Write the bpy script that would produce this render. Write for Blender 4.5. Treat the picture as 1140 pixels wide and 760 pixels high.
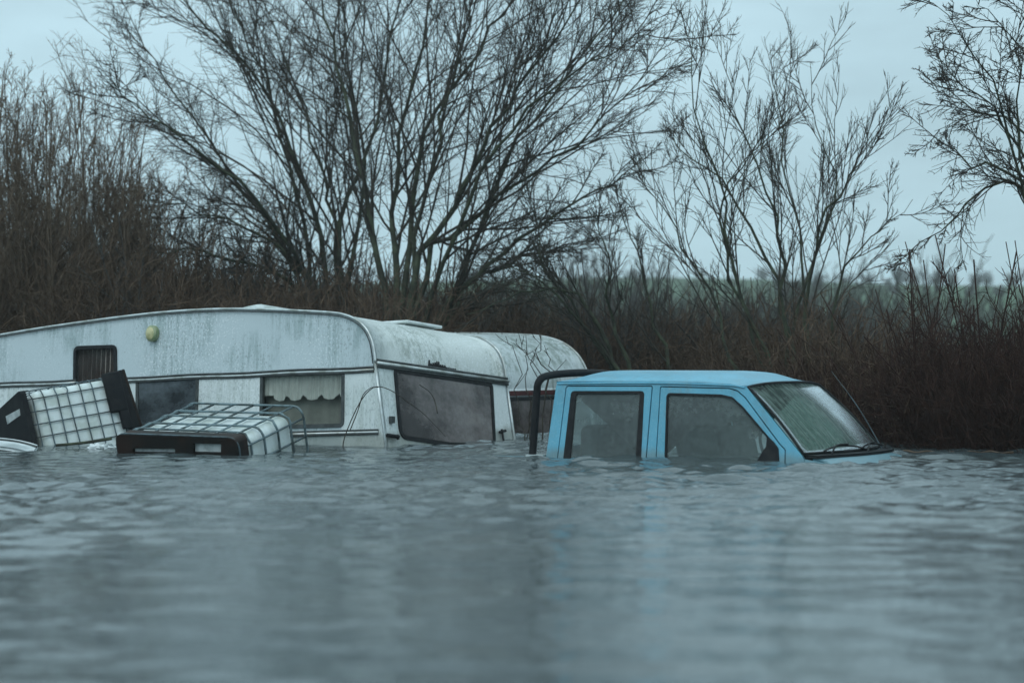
import bpy, math, random
import numpy as np
from mathutils import Matrix, Vector
from mathutils.geometry import tessellate_polygon

for o in list(bpy.data.objects):
    bpy.data.objects.remove(o, do_unlink=True)
SC = bpy.context.scene
COL = SC.collection
R = math.radians
rng = np.random.default_rng(11)
random.seed(11)

# ------------------------------------------------------------------ camera
F, CH, HZ = 2533.0, 0.79, 398.0          # focal length in photo pixels, eye height over the water, horizon row
cam = bpy.data.cameras.new('camera')
cam.lens, cam.sensor_width = 80.0, 36.0
cam.shift_y = (HZ - 380.0) / 1140.0
cam.clip_start, cam.clip_end = 0.1, 3000
cam.dof.use_dof = True
cam.dof.focus_distance = 20.0
cam.dof.aperture_fstop = 1.8
co = bpy.data.objects.new('camera', cam)
COL.objects.link(co)
co.location = (0, 0, CH)
co.rotation_euler = (R(90), 0, 0)
SC.camera = co

# ------------------------------------------------------------------ sky, sun, exposure
SUN_EL, SUN_AZ = 52.0, 200.0             # soft light from high behind the camera
world = bpy.data.worlds.new('World')
SC.world = world
world.use_nodes = True
wt = world.node_tree
wt.nodes.clear()
wo = wt.nodes.new('ShaderNodeOutputWorld')
bg = wt.nodes.new('ShaderNodeBackground')
sky = wt.nodes.new('ShaderNodeTexSky')
sky.sky_type = 'NISHITA'
sky.sun_disc = False
sky.sun_elevation = R(SUN_EL)
sky.sun_rotation = R(SUN_AZ)
sky.dust_density = 4.0
tc = wt.nodes.new('ShaderNodeTexCoord')
sep = wt.nodes.new('ShaderNodeSeparateXYZ')
wt.links.new(tc.outputs['Generated'], sep.inputs[0])
ramp = wt.nodes.new('ShaderNodeValToRGB')      # overcast: brighter overhead than at the horizon
ramp.color_ramp.elements[0].position = 0.0
ramp.color_ramp.elements[0].color = (5.2, 7.5, 8.5, 1)
ramp.color_ramp.elements[1].position = 0.62
ramp.color_ramp.elements[1].color = (8.2, 11.2, 12.4, 1)
wt.links.new(sep.outputs['Z'], ramp.inputs[0])
mp = wt.nodes.new('ShaderNodeMapping')
mp.inputs['Scale'].default_value = (2.2, 2.2, 7.0)
wt.links.new(tc.outputs['Generated'], mp.inputs[0])
cl = wt.nodes.new('ShaderNodeTexNoise')
cl.inputs['Scale'].default_value = 2.3
cl.inputs['Detail'].default_value = 5
cl.inputs['Roughness'].default_value = 0.55
wt.links.new(mp.outputs[0], cl.inputs['Vector'])
cr = wt.nodes.new('ShaderNodeMapRange')
cr.inputs['From Min'].default_value = 0.3
cr.inputs['From Max'].default_value = 0.72
cr.inputs['To Min'].default_value = 0.82
cr.inputs['To Max'].default_value = 1.17
wt.links.new(cl.outputs['Fac'], cr.inputs['Value'])
mul = wt.nodes.new('ShaderNodeVectorMath')
mul.operation = 'SCALE'
wt.links.new(ramp.outputs[0], mul.inputs[0])
gx = wt.nodes.new('ShaderNodeMapRange')
gx.interpolation_type = 'SMOOTHSTEP'
for k_, q_ in zip(('From Min', 'From Max', 'To Min', 'To Max'), (-.30, .05, 1.13, 1.0)):
    gx.inputs[k_].default_value = q_
wt.links.new(sep.outputs['X'], gx.inputs['Value'])
gm = wt.nodes.new('ShaderNodeMath')
gm.operation = 'MULTIPLY'
wt.links.new(cr.outputs[0], gm.inputs[0])
wt.links.new(gx.outputs[0], gm.inputs[1])
wt.links.new(gm.outputs[0], mul.inputs['Scale'])
mx = wt.nodes.new('ShaderNodeMix')
mx.data_type = 'RGBA'
mx.inputs['Factor'].default_value = 0.9
wt.links.new(sky.outputs[0], mx.inputs['A'])
wt.links.new(mul.outputs[0], mx.inputs['B'])
wt.links.new(mx.outputs['Result'], bg.inputs['Color'])
bg.inputs['Strength'].default_value = 0.1
wt.links.new(bg.outputs[0], wo.inputs['Surface'])

sl = bpy.data.lights.new('sun', 'SUN')
sl.energy = 0.5
sl.angle = R(35)
sl.color = (1.0, 0.97, 0.92)
so = bpy.data.objects.new('sun', sl)
COL.objects.link(so)
d = Vector((math.sin(R(SUN_AZ)) * math.cos(R(SUN_EL)), math.cos(R(SUN_AZ)) * math.cos(R(SUN_EL)), math.sin(R(SUN_EL))))
so.rotation_euler = d.to_track_quat('Z', 'Y').to_euler()
so.location = (-10, -20, 40)

vs = SC.view_settings
vs.view_transform, vs.look, vs.gamma, vs.exposure = 'Standard', 'None', 1.0, -0.1
vs.use_curve_mapping = False
SC.cycles.max_bounces = 8
SC.cycles.transparent_max_bounces = 16
SC.cycles.volume_bounces = 1
SC.cycles.caustics_reflective = False
SC.cycles.caustics_refractive = False


# ------------------------------------------------------------------ materials
class NT:
    def __init__(s, name):
        s.m = bpy.data.materials.new(name)
        s.m.use_nodes = True
        s.t = s.m.node_tree
        s.t.nodes.clear()
        s.out = s.n('ShaderNodeOutputMaterial')
        s.tc = s.n('ShaderNodeTexCoord')

    def n(s, kind, **kw):
        x = s.t.nodes.new(kind)
        for k, v in kw.items():
            setattr(x, k, v)
        return x

    def put(s, sock, v):
        if isinstance(v, bpy.types.NodeSocket):
            s.t.links.new(v, sock)
        elif isinstance(v, (tuple, list)) and len(v) == 3 and sock.type == 'RGBA':
            sock.default_value = (*v, 1)
        else:
            sock.default_value = v

    def noise(s, scale, detail=4, rough=.55, stretch=(1, 1, 1), dist=0.0, coord='Object', off=(0, 0, 0)):
        mp = s.n('ShaderNodeMapping')
        mp.inputs['Scale'].default_value = stretch
        mp.inputs['Location'].default_value = off
        s.t.links.new(s.tc.outputs[coord], mp.inputs[0])
        x = s.n('ShaderNodeTexNoise')
        x.inputs['Scale'].default_value = scale
        x.inputs['Detail'].default_value = detail
        x.inputs['Roughness'].default_value = rough
        x.inputs['Distortion'].default_value = dist
        s.t.links.new(mp.outputs[0], x.inputs['Vector'])
        return x.outputs['Fac']

    def rng(s, v, a, b, c=0.0, d=1.0):
        x = s.n('ShaderNodeMapRange', interpolation_type='SMOOTHSTEP')
        for k, q in zip(('From Min', 'From Max', 'To Min', 'To Max'), (a, b, c, d)):
            x.inputs[k].default_value = q
        s.put(x.inputs['Value'], v)
        return x.outputs[0]

    def mix(s, f, a, b):
        x = s.n('ShaderNodeMix', data_type='RGBA')
        s.put(x.inputs['Factor'], f)
        s.put(x.inputs['A'], a)
        s.put(x.inputs['B'], b)
        return x.outputs['Result']

    def math(s, op, a, b):
        x = s.n('ShaderNodeMath', operation=op)
        s.put(x.inputs[0], a)
        s.put(x.inputs[1], b)
        return x.outputs[0]

    def bump(s, h, strength, dist=.01):
        x = s.n('ShaderNodeBump')
        x.inputs['Strength'].default_value = strength
        x.inputs['Distance'].default_value = dist
        s.put(x.inputs['Height'], h)
        return x.outputs[0]

    def princ(s, **kw):
        x = s.n('ShaderNodeBsdfPrincipled')
        for k, v in kw.items():
            s.put(x.inputs[k.replace('_', ' ')], v)
        return x

    def done(s, sh):
        s.t.links.new(sh.outputs[0], s.out.inputs['Surface'])
        return s.m


def simple(name, c, rough=.6, metal=0.0, c2=None, scale=6.0, stretch=(1, 1, 1), lo=.4, hi=.65, bump=0.0, bscale=40., spec=.5):
    t = NT(name)
    col = c
    if c2:
        col = t.mix(t.rng(t.noise(scale, 5, .6, stretch), lo, hi), c, c2)
    kw = dict(Base_Color=col, Roughness=rough, Metallic=metal, Specular_IOR_Level=spec)
    if bump:
        kw['Normal'] = t.bump(t.noise(bscale, 3), bump)
    return t.done(t.princ(**kw))


def tide(t, c, col, top):
    """a ragged silty stain left along the flood line"""
    g = t.n('ShaderNodeNewGeometry')
    sx = t.n('ShaderNodeSeparateXYZ')
    t.t.links.new(g.outputs['Position'], sx.inputs[0])
    z = t.math('ADD', sx.outputs['Z'], t.math('MULTIPLY', t.noise(7, 5, .65, (1, 1, .3)), -.13))
    return t.mix(t.math('MULTIPLY', t.rng(z, top - .09, top - .01, 1, 0), .6), c, col)


def caravan_paint(name, base, grime, green, amount, seed):
    t = NT(name)
    streak = t.rng(t.noise(5.0, 6, .65, (3.2, 3.2, .28), off=(seed, 0, 0)), .42, .62)
    patch = t.rng(t.noise(1.3, 4, .6, off=(0, seed, 0)), .40, .60)
    f = t.math('MULTIPLY', streak, patch)
    f = t.math('MULTIPLY', f, amount)
    c = t.mix(f, base, grime)
    spk = t.rng(t.noise(48, 2, .5), .55, .64)
    spk = t.math('MULTIPLY', spk, t.rng(t.noise(.9, 2, .5, off=(seed, 3, 0)), .4, .65))
    c = t.mix(t.math('MULTIPLY', spk, .65), c, (.86, .9, .92))
    g = t.rng(t.noise(3.0, 6, .7, (1, 1, .8), off=(seed, seed, 5)), .60, .82)
    c = t.mix(t.math('MULTIPLY', g, .5 * amount), c, green)
    spk2 = t.rng(t.noise(60, 2, .5, (1, 1, .5), off=(9, 9, 9)), .54, .62)
    c = t.mix(t.math('MULTIPLY', t.math('MULTIPLY', spk2, patch), .55 * amount), c, (.20, .25, .26))
    c = tide(t, c, (.20, .21, .17), .10)
    dots = t.rng(t.noise(30, 3, .6, off=(2, 2, seed)), .64, .70)
    c = t.mix(t.math('MULTIPLY', dots, .45 * amount), c, (.10, .12, .11))
    b = t.bump(t.noise(70, 2), .25, .004)
    return t.done(t.princ(Base_Color=c, Roughness=t.rng(t.noise(9, 3), .3, .7, .28, .5), Normal=b))


M = {}
M['van_side_shaded'] = caravan_paint('caravan_shaded_side_paint', (.56, .64, .67), (.33, .42, .43), (.15, .21, .15), .9, 1.0)  # white paint made darker and bluer: shade on the side put into colour
M['van_shell'] = caravan_paint('caravan_front_paint', (.66, .70, .68), (.36, .40, .36), (.20, .24, .16), .8, 4.0)
M['van_low'] = caravan_paint('caravan_lower_paint', (.72, .77, .77), (.45, .50, .47), (.25, .28, .2), .6, 7.0)
M['van_far'] = caravan_paint('second_caravan_paint', (.58, .64, .65), (.25, .30, .27), (.07, .10, .06), 1.35, 12.0)
M['trim'] = simple('aluminium_trim', (.62, .66, .66), .35, .6, (.33, .34, .31), 4.0)
M['rail_dark'] = simple('dark_rail_rubber', (.03, .035, .035), .55, 0, (.07, .08, .08), 9.0)
M['black'] = simple('black_rubber', (.009, .010, .012), .65, 0, (.02, .02, .021), 14.0, spec=.25)
M['black_plastic'] = simple('black_plastic', (.008, .009, .011), .7, 0, (.016, .017, .018), 5.0, bump=.2, spec=.2)
M['brown_plastic'] = simple('wet_brown_black_plastic', (.010, .009, .008), .65, 0, (.026, .013, .009), 3.0, bump=.2, spec=.25)
M['tank'] = simple('milky_tank_plastic', (.70, .76, .76), .42, 0, (.52, .58, .54), 5.0, bump=.15, bscale=12)
M['cage'] = simple('galvanised_cage', (.10, .14, .16), .45, .55, (.05, .06, .06), 7.0)
M['cage_pale'] = simple('bright_galvanised_tube', (.16, .22, .24), .4, .5, (.07, .09, .09), 7.0)
M['plate'] = simple('pale_label_plate', (.62, .66, .66), .5, 0, (.40, .44, .44), 12.0)
M['curtain'] = simple('pale_net_curtain', (.60, .61, .60), .9, 0, (.48, .49, .48), 7.0, (4, 4, .6))
def striped():
    t = NT('brown_striped_curtain')
    w = t.n('ShaderNodeTexWave', wave_type='BANDS', bands_direction='X')
    w.inputs['Scale'].default_value = 5.0
    w.inputs['Distortion'].default_value = .6
    w.inputs['Detail'].default_value = 1
    t.t.links.new(t.tc.outputs['Object'], w.inputs['Vector'])
    c = t.mix(t.rng(w.outputs['Fac'], .35, .6), (.045, .026, .026), (.55, .44, .42))
    return t.done(t.princ(Base_Color=c, Roughness=.9))


M['curtain_red'] = striped()
M['backing_sheet'] = simple('grey_backing_sheet', (.24, .245, .23), .9, 0, (.17, .17, .16), 4.)
M['interior_shade'] = simple('dark_interior_shade', (.035, .03, .028), .8, 0, (.075, .062, .055), 3.0)  # dark brown stands in for the unlit inside of the caravans
M['pale_trim'] = simple('pale_grey_headlining', (.45, .46, .45), .9, 0, (.38, .39, .38), 4.)
M['seat'] = simple('dark_seat_fabric', (.022, .027, .03), .9, 0, (.04, .045, .05), 30.)
M['lamp'] = simple('yellowed_lamp_lens', (.60, .55, .30), .3, 0, (.40, .40, .2), 20.)
M['lamp_rim'] = simple('dark_green_lamp_rim', (.32, .36, .22), .5, 0, (.15, .22, .1), 14.)  # rim a darker green than the lens
M['red'] = simple('faded_red_stripe', (.11, .022, .022), .5, 0, (.05, .015, .015), 6.)
M['white_board'] = simple('wet_white_board', (.70, .74, .75), .35, 0, (.45, .5, .5), 5.)
M['rust'] = simple('rusty_brown', (.10, .05, .025), .8, 0, (.05, .03, .02), 8.)
M['skylight'] = simple('skylight_plastic', (.72, .76, .76), .3, 0, (.5, .55, .53), 6.)


def blue_paint():
    t = NT('sky_blue_car_paint')
    f = t.rng(t.noise(3.0, 4, .6), .4, .7)
    c = t.mix(f, (.105, .39, .54), (.085, .325, .45))
    dirt = t.rng(t.noise(8, 6, .7, (1, 1, .4)), .5, .7)
    c = t.mix(t.math('MULTIPLY', dirt, .4), c, (.14, .22, .24))
    sp = t.rng(t.noise(120, 2, .5, (1, 1, .6)), .56, .64)
    c = t.mix(t.math('MULTIPLY', sp, .35), c, (.30, .52, .60))
    c = tide(t, c, (.15, .19, .18), .045)
    b = t.bump(t.noise(90, 2), .3, .003)
    return t.done(t.princ(Base_Color=c, Roughness=.34, Normal=b, Coat_Weight=.35, Coat_Roughness=.25))


M['blue'] = blue_paint()


def glass(name, film, film_amt_lo, film_amt_hi, scale, stretch, tint, gloss=.16, rot=None, seed=0.0, rough=.05, rise=0.0, trans=.5):
    """Dirty or misted pane: clear glass under a patchy film (condensation, grime, one painted reflection), with a sheen on top."""
    t = NT(name)
    mp = t.n('ShaderNodeMapping')
    mp.inputs['Scale'].default_value = stretch
    mp.inputs['Location'].default_value = (seed, seed * .7, 0)
    if rot:
        m0 = t.n('ShaderNodeMapping')
        m0.inputs['Rotation'].default_value = rot
        t.t.links.new(t.tc.outputs['Object'], m0.inputs[0])
        t.t.links.new(m0.outputs[0], mp.inputs[0])
    else:
        t.t.links.new(t.tc.outputs['Object'], mp.inputs[0])
    nz = t.n('ShaderNodeTexNoise')
    nz.inputs['Scale'].default_value = scale
    nz.inputs['Detail'].default_value = 6
    nz.inputs['Roughness'].default_value = .62
    t.t.links.new(mp.outputs[0], nz.inputs['Vector'])
    amt = t.rng(nz.outputs['Fac'], .36, .68, film_amt_lo, film_amt_hi)
    if rise:                                  # film amount grows towards the top of the pane
        sx = t.n('ShaderNodeSeparateXYZ')
        t.t.links.new(t.tc.outputs['Object'], sx.inputs[0])
        amt = t.math('ADD', amt, t.rng(sx.outputs['Z'], .05, .48, -rise * .5, rise))
    clear = t.n('ShaderNodeBsdfTransparent')
    clear.inputs[0].default_value = (*tint, 1)
    dif = t.n('ShaderNodeBsdfDiffuse')
    t.put(dif.inputs['Color'], t.mix(t.rng(t.noise(26, 3, .6, off=(seed, 0, 0)), .35, .65), film, tuple(q * .72 for q in film)))
    trl = t.n('ShaderNodeBsdfTranslucent')
    trl.inputs[0].default_value = (*film, 1)
    m1 = t.n('ShaderNodeMixShader')
    m1.inputs[0].default_value = trans
    t.t.links.new(dif.outputs[0], m1.inputs[1])
    t.t.links.new(trl.outputs[0], m1.inputs[2])
    m2 = t.n('ShaderNodeMixShader')
    t.put(m2.inputs[0], amt)
    t.t.links.new(clear.outputs[0], m2.inputs[1])
    t.t.links.new(m1.outputs[0], m2.inputs[2])
    gl = t.n('ShaderNodeBsdfGlossy')
    gl.inputs['Roughness'].default_value = rough
    gl.inputs['Color'].default_value = (.9, .95, .97, 1)
    lw = t.n('ShaderNodeLayerWeight')
    lw.inputs['Blend'].default_value = gloss
    t.put(lw.inputs['Normal'], t.bump(t.noise(60, 2), .2, .003))
    m3 = t.n('ShaderNodeMixShader')
    t.t.links.new(lw.outputs['Fresnel'], m3.inputs[0])
    t.t.links.new(m2.outputs[0], m3.inputs[1])
    t.t.links.new(gl.outputs[0], m3.inputs[2])
    return t.done(m3)


M['mist'] = glass('misted_car_glass', (.62, .70, .70), .24, .40, 1.0, (1, 1, 1.3), (.92, .97, .97), .06, seed=2.0, rough=.15, rise=.03, trans=.6)
M['fog'] = glass('heavily_fogged_car_glass', (.86, .92, .92), .72, .90, 1.0, (1, 1, 1.3), (.86, .92, .92), .04, seed=7.0, rough=.15, trans=.9)
M['screen'] = glass('rain_streaked_windscreen', (.36, .46, .42), .12, .66, 7.0, (5.0, 5.0, .55), (.55, .66, .60), .03, rot=(0, R(42), 0), seed=5.0, rough=.2)
M['van_glass'] = glass('grimy_caravan_window', (.52, .465, .455), .14, .90, 1.0, (1, 1, 1.6), (.5, .42, .40), .11, seed=9.0, rough=.10)
M['side_glass'] = glass('dull_caravan_side_window', (.30, .33, .32), .03, .22, 3.0, (1, 1, 1), (.85, .86, .84), .08, seed=3.0)


M['clear_glass'] = glass('clearer_caravan_window', (.30, .33, .32), .0, .10, 3.0, (1, 1, 1), (.93, .94, .92), .04, seed=3.0)
M['reflection_glass'] = glass('painted_reflection_window', (.34, .40, .44), .12, .80, 1.3, (1, 1, 1.8), (.5, .52, .54), .10, seed=6.0, rough=.1)  # film colour stands in for the blue-grey reflection in the second window


def bark(name, c1, c2, sc=9.0):
    t = NT(name)
    c = t.mix(t.rng(t.noise(sc, 5, .6), .4, .65), c1, c2)
    return t.done(t.princ(Base_Color=c, Roughness=.85, Specular_IOR_Level=.25))


M['bark'] = bark('dark_wet_bark', (.036, .038, .027), (.075, .088, .055), 5)
M['twig'] = bark('dark_twigs', (.040, .035, .029), (.068, .060, .048))
M['pale_twig'] = bark('paler_brown_twigs', (.11, .078, .055), (.18, .135, .098))
M['brown_twig'] = bark('brown_twigs', (.075, .048, .032), (.13, .088, .060))
M['red_twig'] = bark('dark_red_brown_twigs', (.034, .015, .011), (.062, .031, .022))
M['grey_twig'] = bark('grey_brown_twigs', (.06, .055, .05), (.10, .09, .08))
M['far_twig'] = bark('far_twigs', (.055, .055, .05), (.085, .08, .07))


def ground_mat():
    t = NT('wet_leaf_litter')
    c = t.mix(t.rng(t.noise(2.2, 6, .65), .4, .65), (.035, .026, .02), (.07, .06, .04))
    return t.done(t.princ(Base_Color=c, Roughness=.95, Specular_IOR_Level=.15, Normal=t.bump(t.noise(9, 5), .6, .06)))


def field_mat():
    t = NT('hill_pasture')
    c = t.mix(t.rng(t.noise(.02, 5, .6), .38, .62), (.060, .112, .052), (.050, .08, .045))
    c = t.mix(t.rng(t.noise(.6, 4, .6), .5, .75), c, (.05, .07, .03))
    return t.done(t.princ(Base_Color=c, Roughness=.95, Specular_IOR_Level=.1))


def water_mat():
    t = NT('muddy_flood_water')
    n1 = t.noise(9, 3, .5, (.6, 1.0, 1), dist=.4)
    n2 = t.noise(24, 2, .5, (.6, 1.0, 1))
    h = t.math('ADD', n1, t.math('MULTIPLY', n2, .35))
    c = t.mix(t.rng(t.noise(.5, 3), .35, .65), (.056, .075, .080), (.074, .090, .091))
    p = t.princ(Base_Color=c, Roughness=.08, IOR=1.45, Normal=t.bump(h, .22, .03))
    return t.done(p)


M['ground'] = ground_mat()
M['field'] = field_mat()
M['water'] = water_mat()


# ------------------------------------------------------------------ mesh helpers
def V(*a):
    return np.array(a, float)


def unit(a):
    a = np.asarray(a, float)
    return a / np.linalg.norm(a)


class MB:
    """Collects vertices and faces of one mesh."""

    def __init__(s):
        s.v, s.f, s.n = [], [], 0

    def add(s, verts, faces):
        verts = np.asarray(verts, float).reshape(-1, 3)
        if isinstance(faces, np.ndarray):
            s.f.append(faces + s.n)
        else:
            for k in sorted({len(q) for q in faces}):
                s.f.append(np.array([q for q in faces if len(q) == k], int) + s.n)
        s.v.append(verts)
        s.n += len(verts)
        return s

    def build(s, name, mat, parent=None, smooth=False, M0=None):
        v = np.concatenate(s.v)
        me = bpy.data.meshes.new(name)
        me.vertices.add(len(v))
        me.vertices.foreach_set('co', v.astype(np.float32).ravel())
        loops = np.concatenate([q.ravel() for q in s.f])
        sizes = np.concatenate([np.full(len(q), q.shape[1]) for q in s.f])
        starts = np.concatenate([[0], np.cumsum(sizes)[:-1]])
        me.loops.add(len(loops))
        me.loops.foreach_set('vertex_index', loops.astype(np.int32))
        me.polygons.add(len(sizes))
        me.polygons.foreach_set('loop_start', starts.astype(np.int32))
        me.polygons.foreach_set('use_smooth', np.full(len(sizes), bool(smooth)))
        me.materials.append(mat)
        me.update(calc_edges=True)
        me.validate()
        o = bpy.data.objects.new(name, me)
        COL.objects.link(o)
        if parent is not None:
            o.parent = parent
        if M0 is not None:
            o.matrix_world = M0
        return o

    # shapes
    def box(s, c, size, ax=None):
        c = np.asarray(c, float)
        ax = np.eye(3) if ax is None else np.asarray(ax, float)
        hx = [ax[i] * size[i] / 2 for i in range(3)]
        v = [c + a * hx[0] + b * hx[1] + e * hx[2] for a in (-1, 1) for b in (-1, 1) for e in (-1, 1)]
        return s.add(v, [(0, 1, 3, 2), (4, 6, 7, 5), (0, 4, 5, 1), (2, 3, 7, 6), (0, 2, 6, 4), (1, 5, 7, 3)])

    def rbox(s, c, size, r, seg=3):
        """box with rounded edges (superellipsoid-like cage)"""
        c = np.asarray(c, float)
        N = 4 * (seg + 1)
        h = np.asarray(size, float) / 2
        prof = []                                    # outline in xy
        for (sx, sy, a0) in ((1, 1, 0), (-1, 1, 90), (-1, -1, 180), (1, -1, 270)):
            for k in range(seg + 1):
                prof.append((sx, sy, R(a0 + 90 * k / seg)))
        layers = []
        for zz in (-1, 1):
            angs = [90 * k / seg for k in range(seg + 1)]
            if zz == 1:
                angs = angs[::-1]
            for a in angs:
                ins = r * (1 - math.sin(R(a)))
                z = zz * (h[2] - r + r * math.cos(R(a)))
                ring = []
                for (sx, sy, b) in prof:
                    rr = r * math.sin(R(a))
                    ring.append((sx * (h[0] - r) + rr * math.cos(b), sy * (h[1] - r) + rr * math.sin(b), z))
                layers.append(ring)
        v = np.array(layers).reshape(-1, 3) + c
        L = len(layers)
        f = []
        for i in range(L - 1):
            for j in range(N):
                f.append((i * N + j, i * N + (j + 1) % N, (i + 1) * N + (j + 1) % N, (i + 1) * N + j))
        f.append(tuple(range(N))[::-1])
        f.append(tuple((L - 1) * N + j for j in range(N)))
        return s.add(v, f)

    def tubes(s, lines, rad, K=3, caps=False):
        lines = np.asarray(lines, float)
        if lines.ndim == 2:
            lines = lines[None]
        rad = np.asarray(rad, float)
        rad = np.broadcast_to(rad, lines.shape[:2]) if rad.ndim < 2 else rad
        N, P, _ = lines.shape
        t = np.gradient(lines, axis=1)
        t /= np.linalg.norm(t, axis=2, keepdims=True) + 1e-9
        ref = np.eye(3)[np.argmin(np.abs(t).max(axis=1), axis=1)][:, None]
        ref = np.broadcast_to(ref, t.shape)
        n1 = np.cross(t, ref)
        n1 /= np.linalg.norm(n1, axis=2, keepdims=True) + 1e-9
        n2 = np.cross(t, n1)
        a = np.arange(K) * 2 * np.pi / K
        ring = lines[:, :, None] + rad[:, :, None, None] * (np.cos(a)[None, None, :, None] * n1[:, :, None] + np.sin(a)[None, None, :, None] * n2[:, :, None])
        idx = np.arange(N * P * K).reshape(N, P, K)
        q = np.stack([idx[:, :-1], np.roll(idx[:, :-1], -1, 2), np.roll(idx[:, 1:], -1, 2), idx[:, 1:]], -1).reshape(-1, 4)
        s.add(ring, q)
        if caps and K > 2:
            s.f.append(idx[:, 0][:, ::-1] + s.n - N * P * K)
            s.f.append(idx[:, -1] + s.n - N * P * K)
        return s

    def loop(s, pts, r, K=5):
        """closed tube"""
        pts = np.asarray(pts, float)
        n = len(pts)
        t = np.roll(pts, -1, 0) - np.roll(pts, 1, 0)
        t /= np.linalg.norm(t, axis=1, keepdims=True)
        e = pts - pts.mean(0)
        nrm = unit(np.cross(t[0], e[0]))
        n1 = np.broadcast_to(nrm, t.shape)
        n2 = np.cross(t, n1)
        a = np.arange(K) * 2 * np.pi / K
        ring = pts[:, None] + r * (np.cos(a)[None, :, None] * n1[:, None] + np.sin(a)[None, :, None] * n2[:, None])
        f = [(i * K + j, i * K + (j + 1) % K, ((i + 1) % n) * K + (j + 1) % K, ((i + 1) % n) * K + j) for i in range(n) for j in range(K)]
        return s.add(ring, f)

    def panel(s, outer, holes, fn, d0, d1):
        """flat plate with openings; fn(a, b, d) gives 3D, d0/d1 the depths of its two faces"""
        polys = [list(outer)] + [list(h) for h in holes]
        flat = [p for q in polys for p in q]
        tris = tessellate_polygon([[Vector((p[0], p[1], 0)) for p in q] for q in polys])
        n = len(flat)
        v = [fn(p[0], p[1], d0) for p in flat] + [fn(p[0], p[1], d1) for p in flat]
        f = [tuple(t) for t in tris] + [tuple(i + n for i in t)[::-1] for t in tris]
        k = 0
        for q in polys:
            m = len(q)
            for i in range(m):
                a, b = k + i, k + (i + 1) % m
                f.append((a, b, b + n, a + n))
            k += m
        return s.add(v, f)

    def grid(s, g):
        g = np.asarray(g, float)
        a, b = g.shape[:2]
        idx = np.arange(a * b).reshape(a, b)
        q = np.stack([idx[:-1, :-1], idx[:-1, 1:], idx[1:, 1:], idx[1:, :-1]], -1).reshape(-1, 4)
        return s.add(g, q)

    def slab(s, g, thick):
        """grid sheet with thickness, thick = offset vector (3,)"""
        g = np.asarray(g, float)
        a, b = g.shape[:2]
        n = a * b
        idx = np.arange(n).reshape(a, b)
        q = np.stack([idx[:-1, :-1], idx[:-1, 1:], idx[1:, 1:], idx[1:, :-1]], -1).reshape(-1, 4)
        rim = np.concatenate([idx[0, :], idx[1:, -1], idx[-1, -2::-1], idx[-2:0:-1, 0]])
        side = np.stack([rim, np.roll(rim, -1), np.roll(rim, -1) + n, rim + n], -1)
        return s.add(np.concatenate([g.reshape(-1, 3), g.reshape(-1, 3) + np.asarray(thick)]), np.concatenate([q, q[:, ::-1] + n, side]))


def fillet(pts, rad, seg=5):
    """round the corners of a polygon; rad a number or one per corner"""
    n = len(pts)
    rad = [rad] * n if not hasattr(rad, '__len__') else rad
    out = []
    for i in range(n):
        p, a, b = np.array(pts[i], float), np.array(pts[i - 1], float), np.array(pts[(i + 1) % n], float)
        if rad[i] <= 0:
            out.append(tuple(p))
            continue
        ua, ub = unit(a - p), unit(b - p)
        ang = math.acos(np.clip(np.dot(ua, ub), -1, 1))
        L = min(rad[i] / math.tan(ang / 2), .45 * np.linalg.norm(a - p), .45 * np.linalg.norm(b - p))
        for k in range(seg + 1):
            t = k / seg
            q = (1 - t) ** 2 * (p + ua * L) + 2 * t * (1 - t) * p + t * t * (p + ub * L)
            out.append(tuple(q))
    return out


def inset(pts, dd):
    p = np.array(pts, float)
    area = np.sum(p[:, 0] * np.roll(p[:, 1], -1) - np.roll(p[:, 0], -1) * p[:, 1])
    sg = 1 if area > 0 else -1
    out = []
    n = len(p)
    for i in range(n):
        e1, e2 = unit(p[i] - p[i - 1] + 1e-12), unit(p[(i + 1) % n] - p[i] + 1e-12)
        n1, n2 = V(-e1[1], e1[0]) * sg, V(-e2[1], e2[0]) * sg
        b = n1 + n2
        b = b / max(np.dot(b, n1), .3)
        out.append(tuple(p[i] + b * dd))
    return out


def px(x, y, D):
    """the point seen at photo pixel (x, y) at depth D"""
    return V((x - 570) / F * D, D, CH - (y - HZ) / F * D)


def smooth_line(pts, n):
    """Catmull-Rom through pts, n samples"""
    p = np.asarray(pts, float)
    p = np.concatenate([2 * p[:1] - p[1:2], p, 2 * p[-1:] - p[-2:-1]])
    m = len(p) - 3
    t = np.linspace(0, m - 1e-6, n)
    i = t.astype(int)
    u = (t - i)[:, None]
    a, b, c, e = p[i], p[i + 1], p[i + 2], p[i + 3]
    return .5 * (2 * b + (c - a) * u + (2 * a - 5 * b + 4 * c - e) * u ** 2 + (3 * b - a - 3 * c + e) * u ** 3)


def tag(o, label=None, cat=None, group=None, kind=None):
    if label:
        o['label'] = label
    if cat:
        o['category'] = cat
    if group:
        o['group'] = group
    if kind:
        o['kind'] = kind
    return o


def empty(name, mat, label, cat, group=None):
    o = bpy.data.objects.new(name, None)
    COL.objects.link(o)
    o.empty_display_size = .2
    o.matrix_world = mat
    return tag(o, label, cat, group)


def frame(xa, ya, za, org):
    m = Matrix.Identity(4)
    for i in range(3):
        m[i][0], m[i][1], m[i][2], m[i][3] = xa[i], ya[i], za[i], org[i]
    return m


def hit(m, x, y, p0, n):
    """photo pixel (x, y) carried onto a plane given in the local space of m; returns local coordinates"""
    mi = np.array(m.inverted())
    o = mi[:3, :3] @ V(0, 0, CH) + mi[:3, 3]
    dr = mi[:3, :3] @ V((x - 570) / F, 1, (HZ - y) / F)
    return o + dr * (np.dot(np.asarray(p0) - o, n) / np.dot(dr, n))


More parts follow.
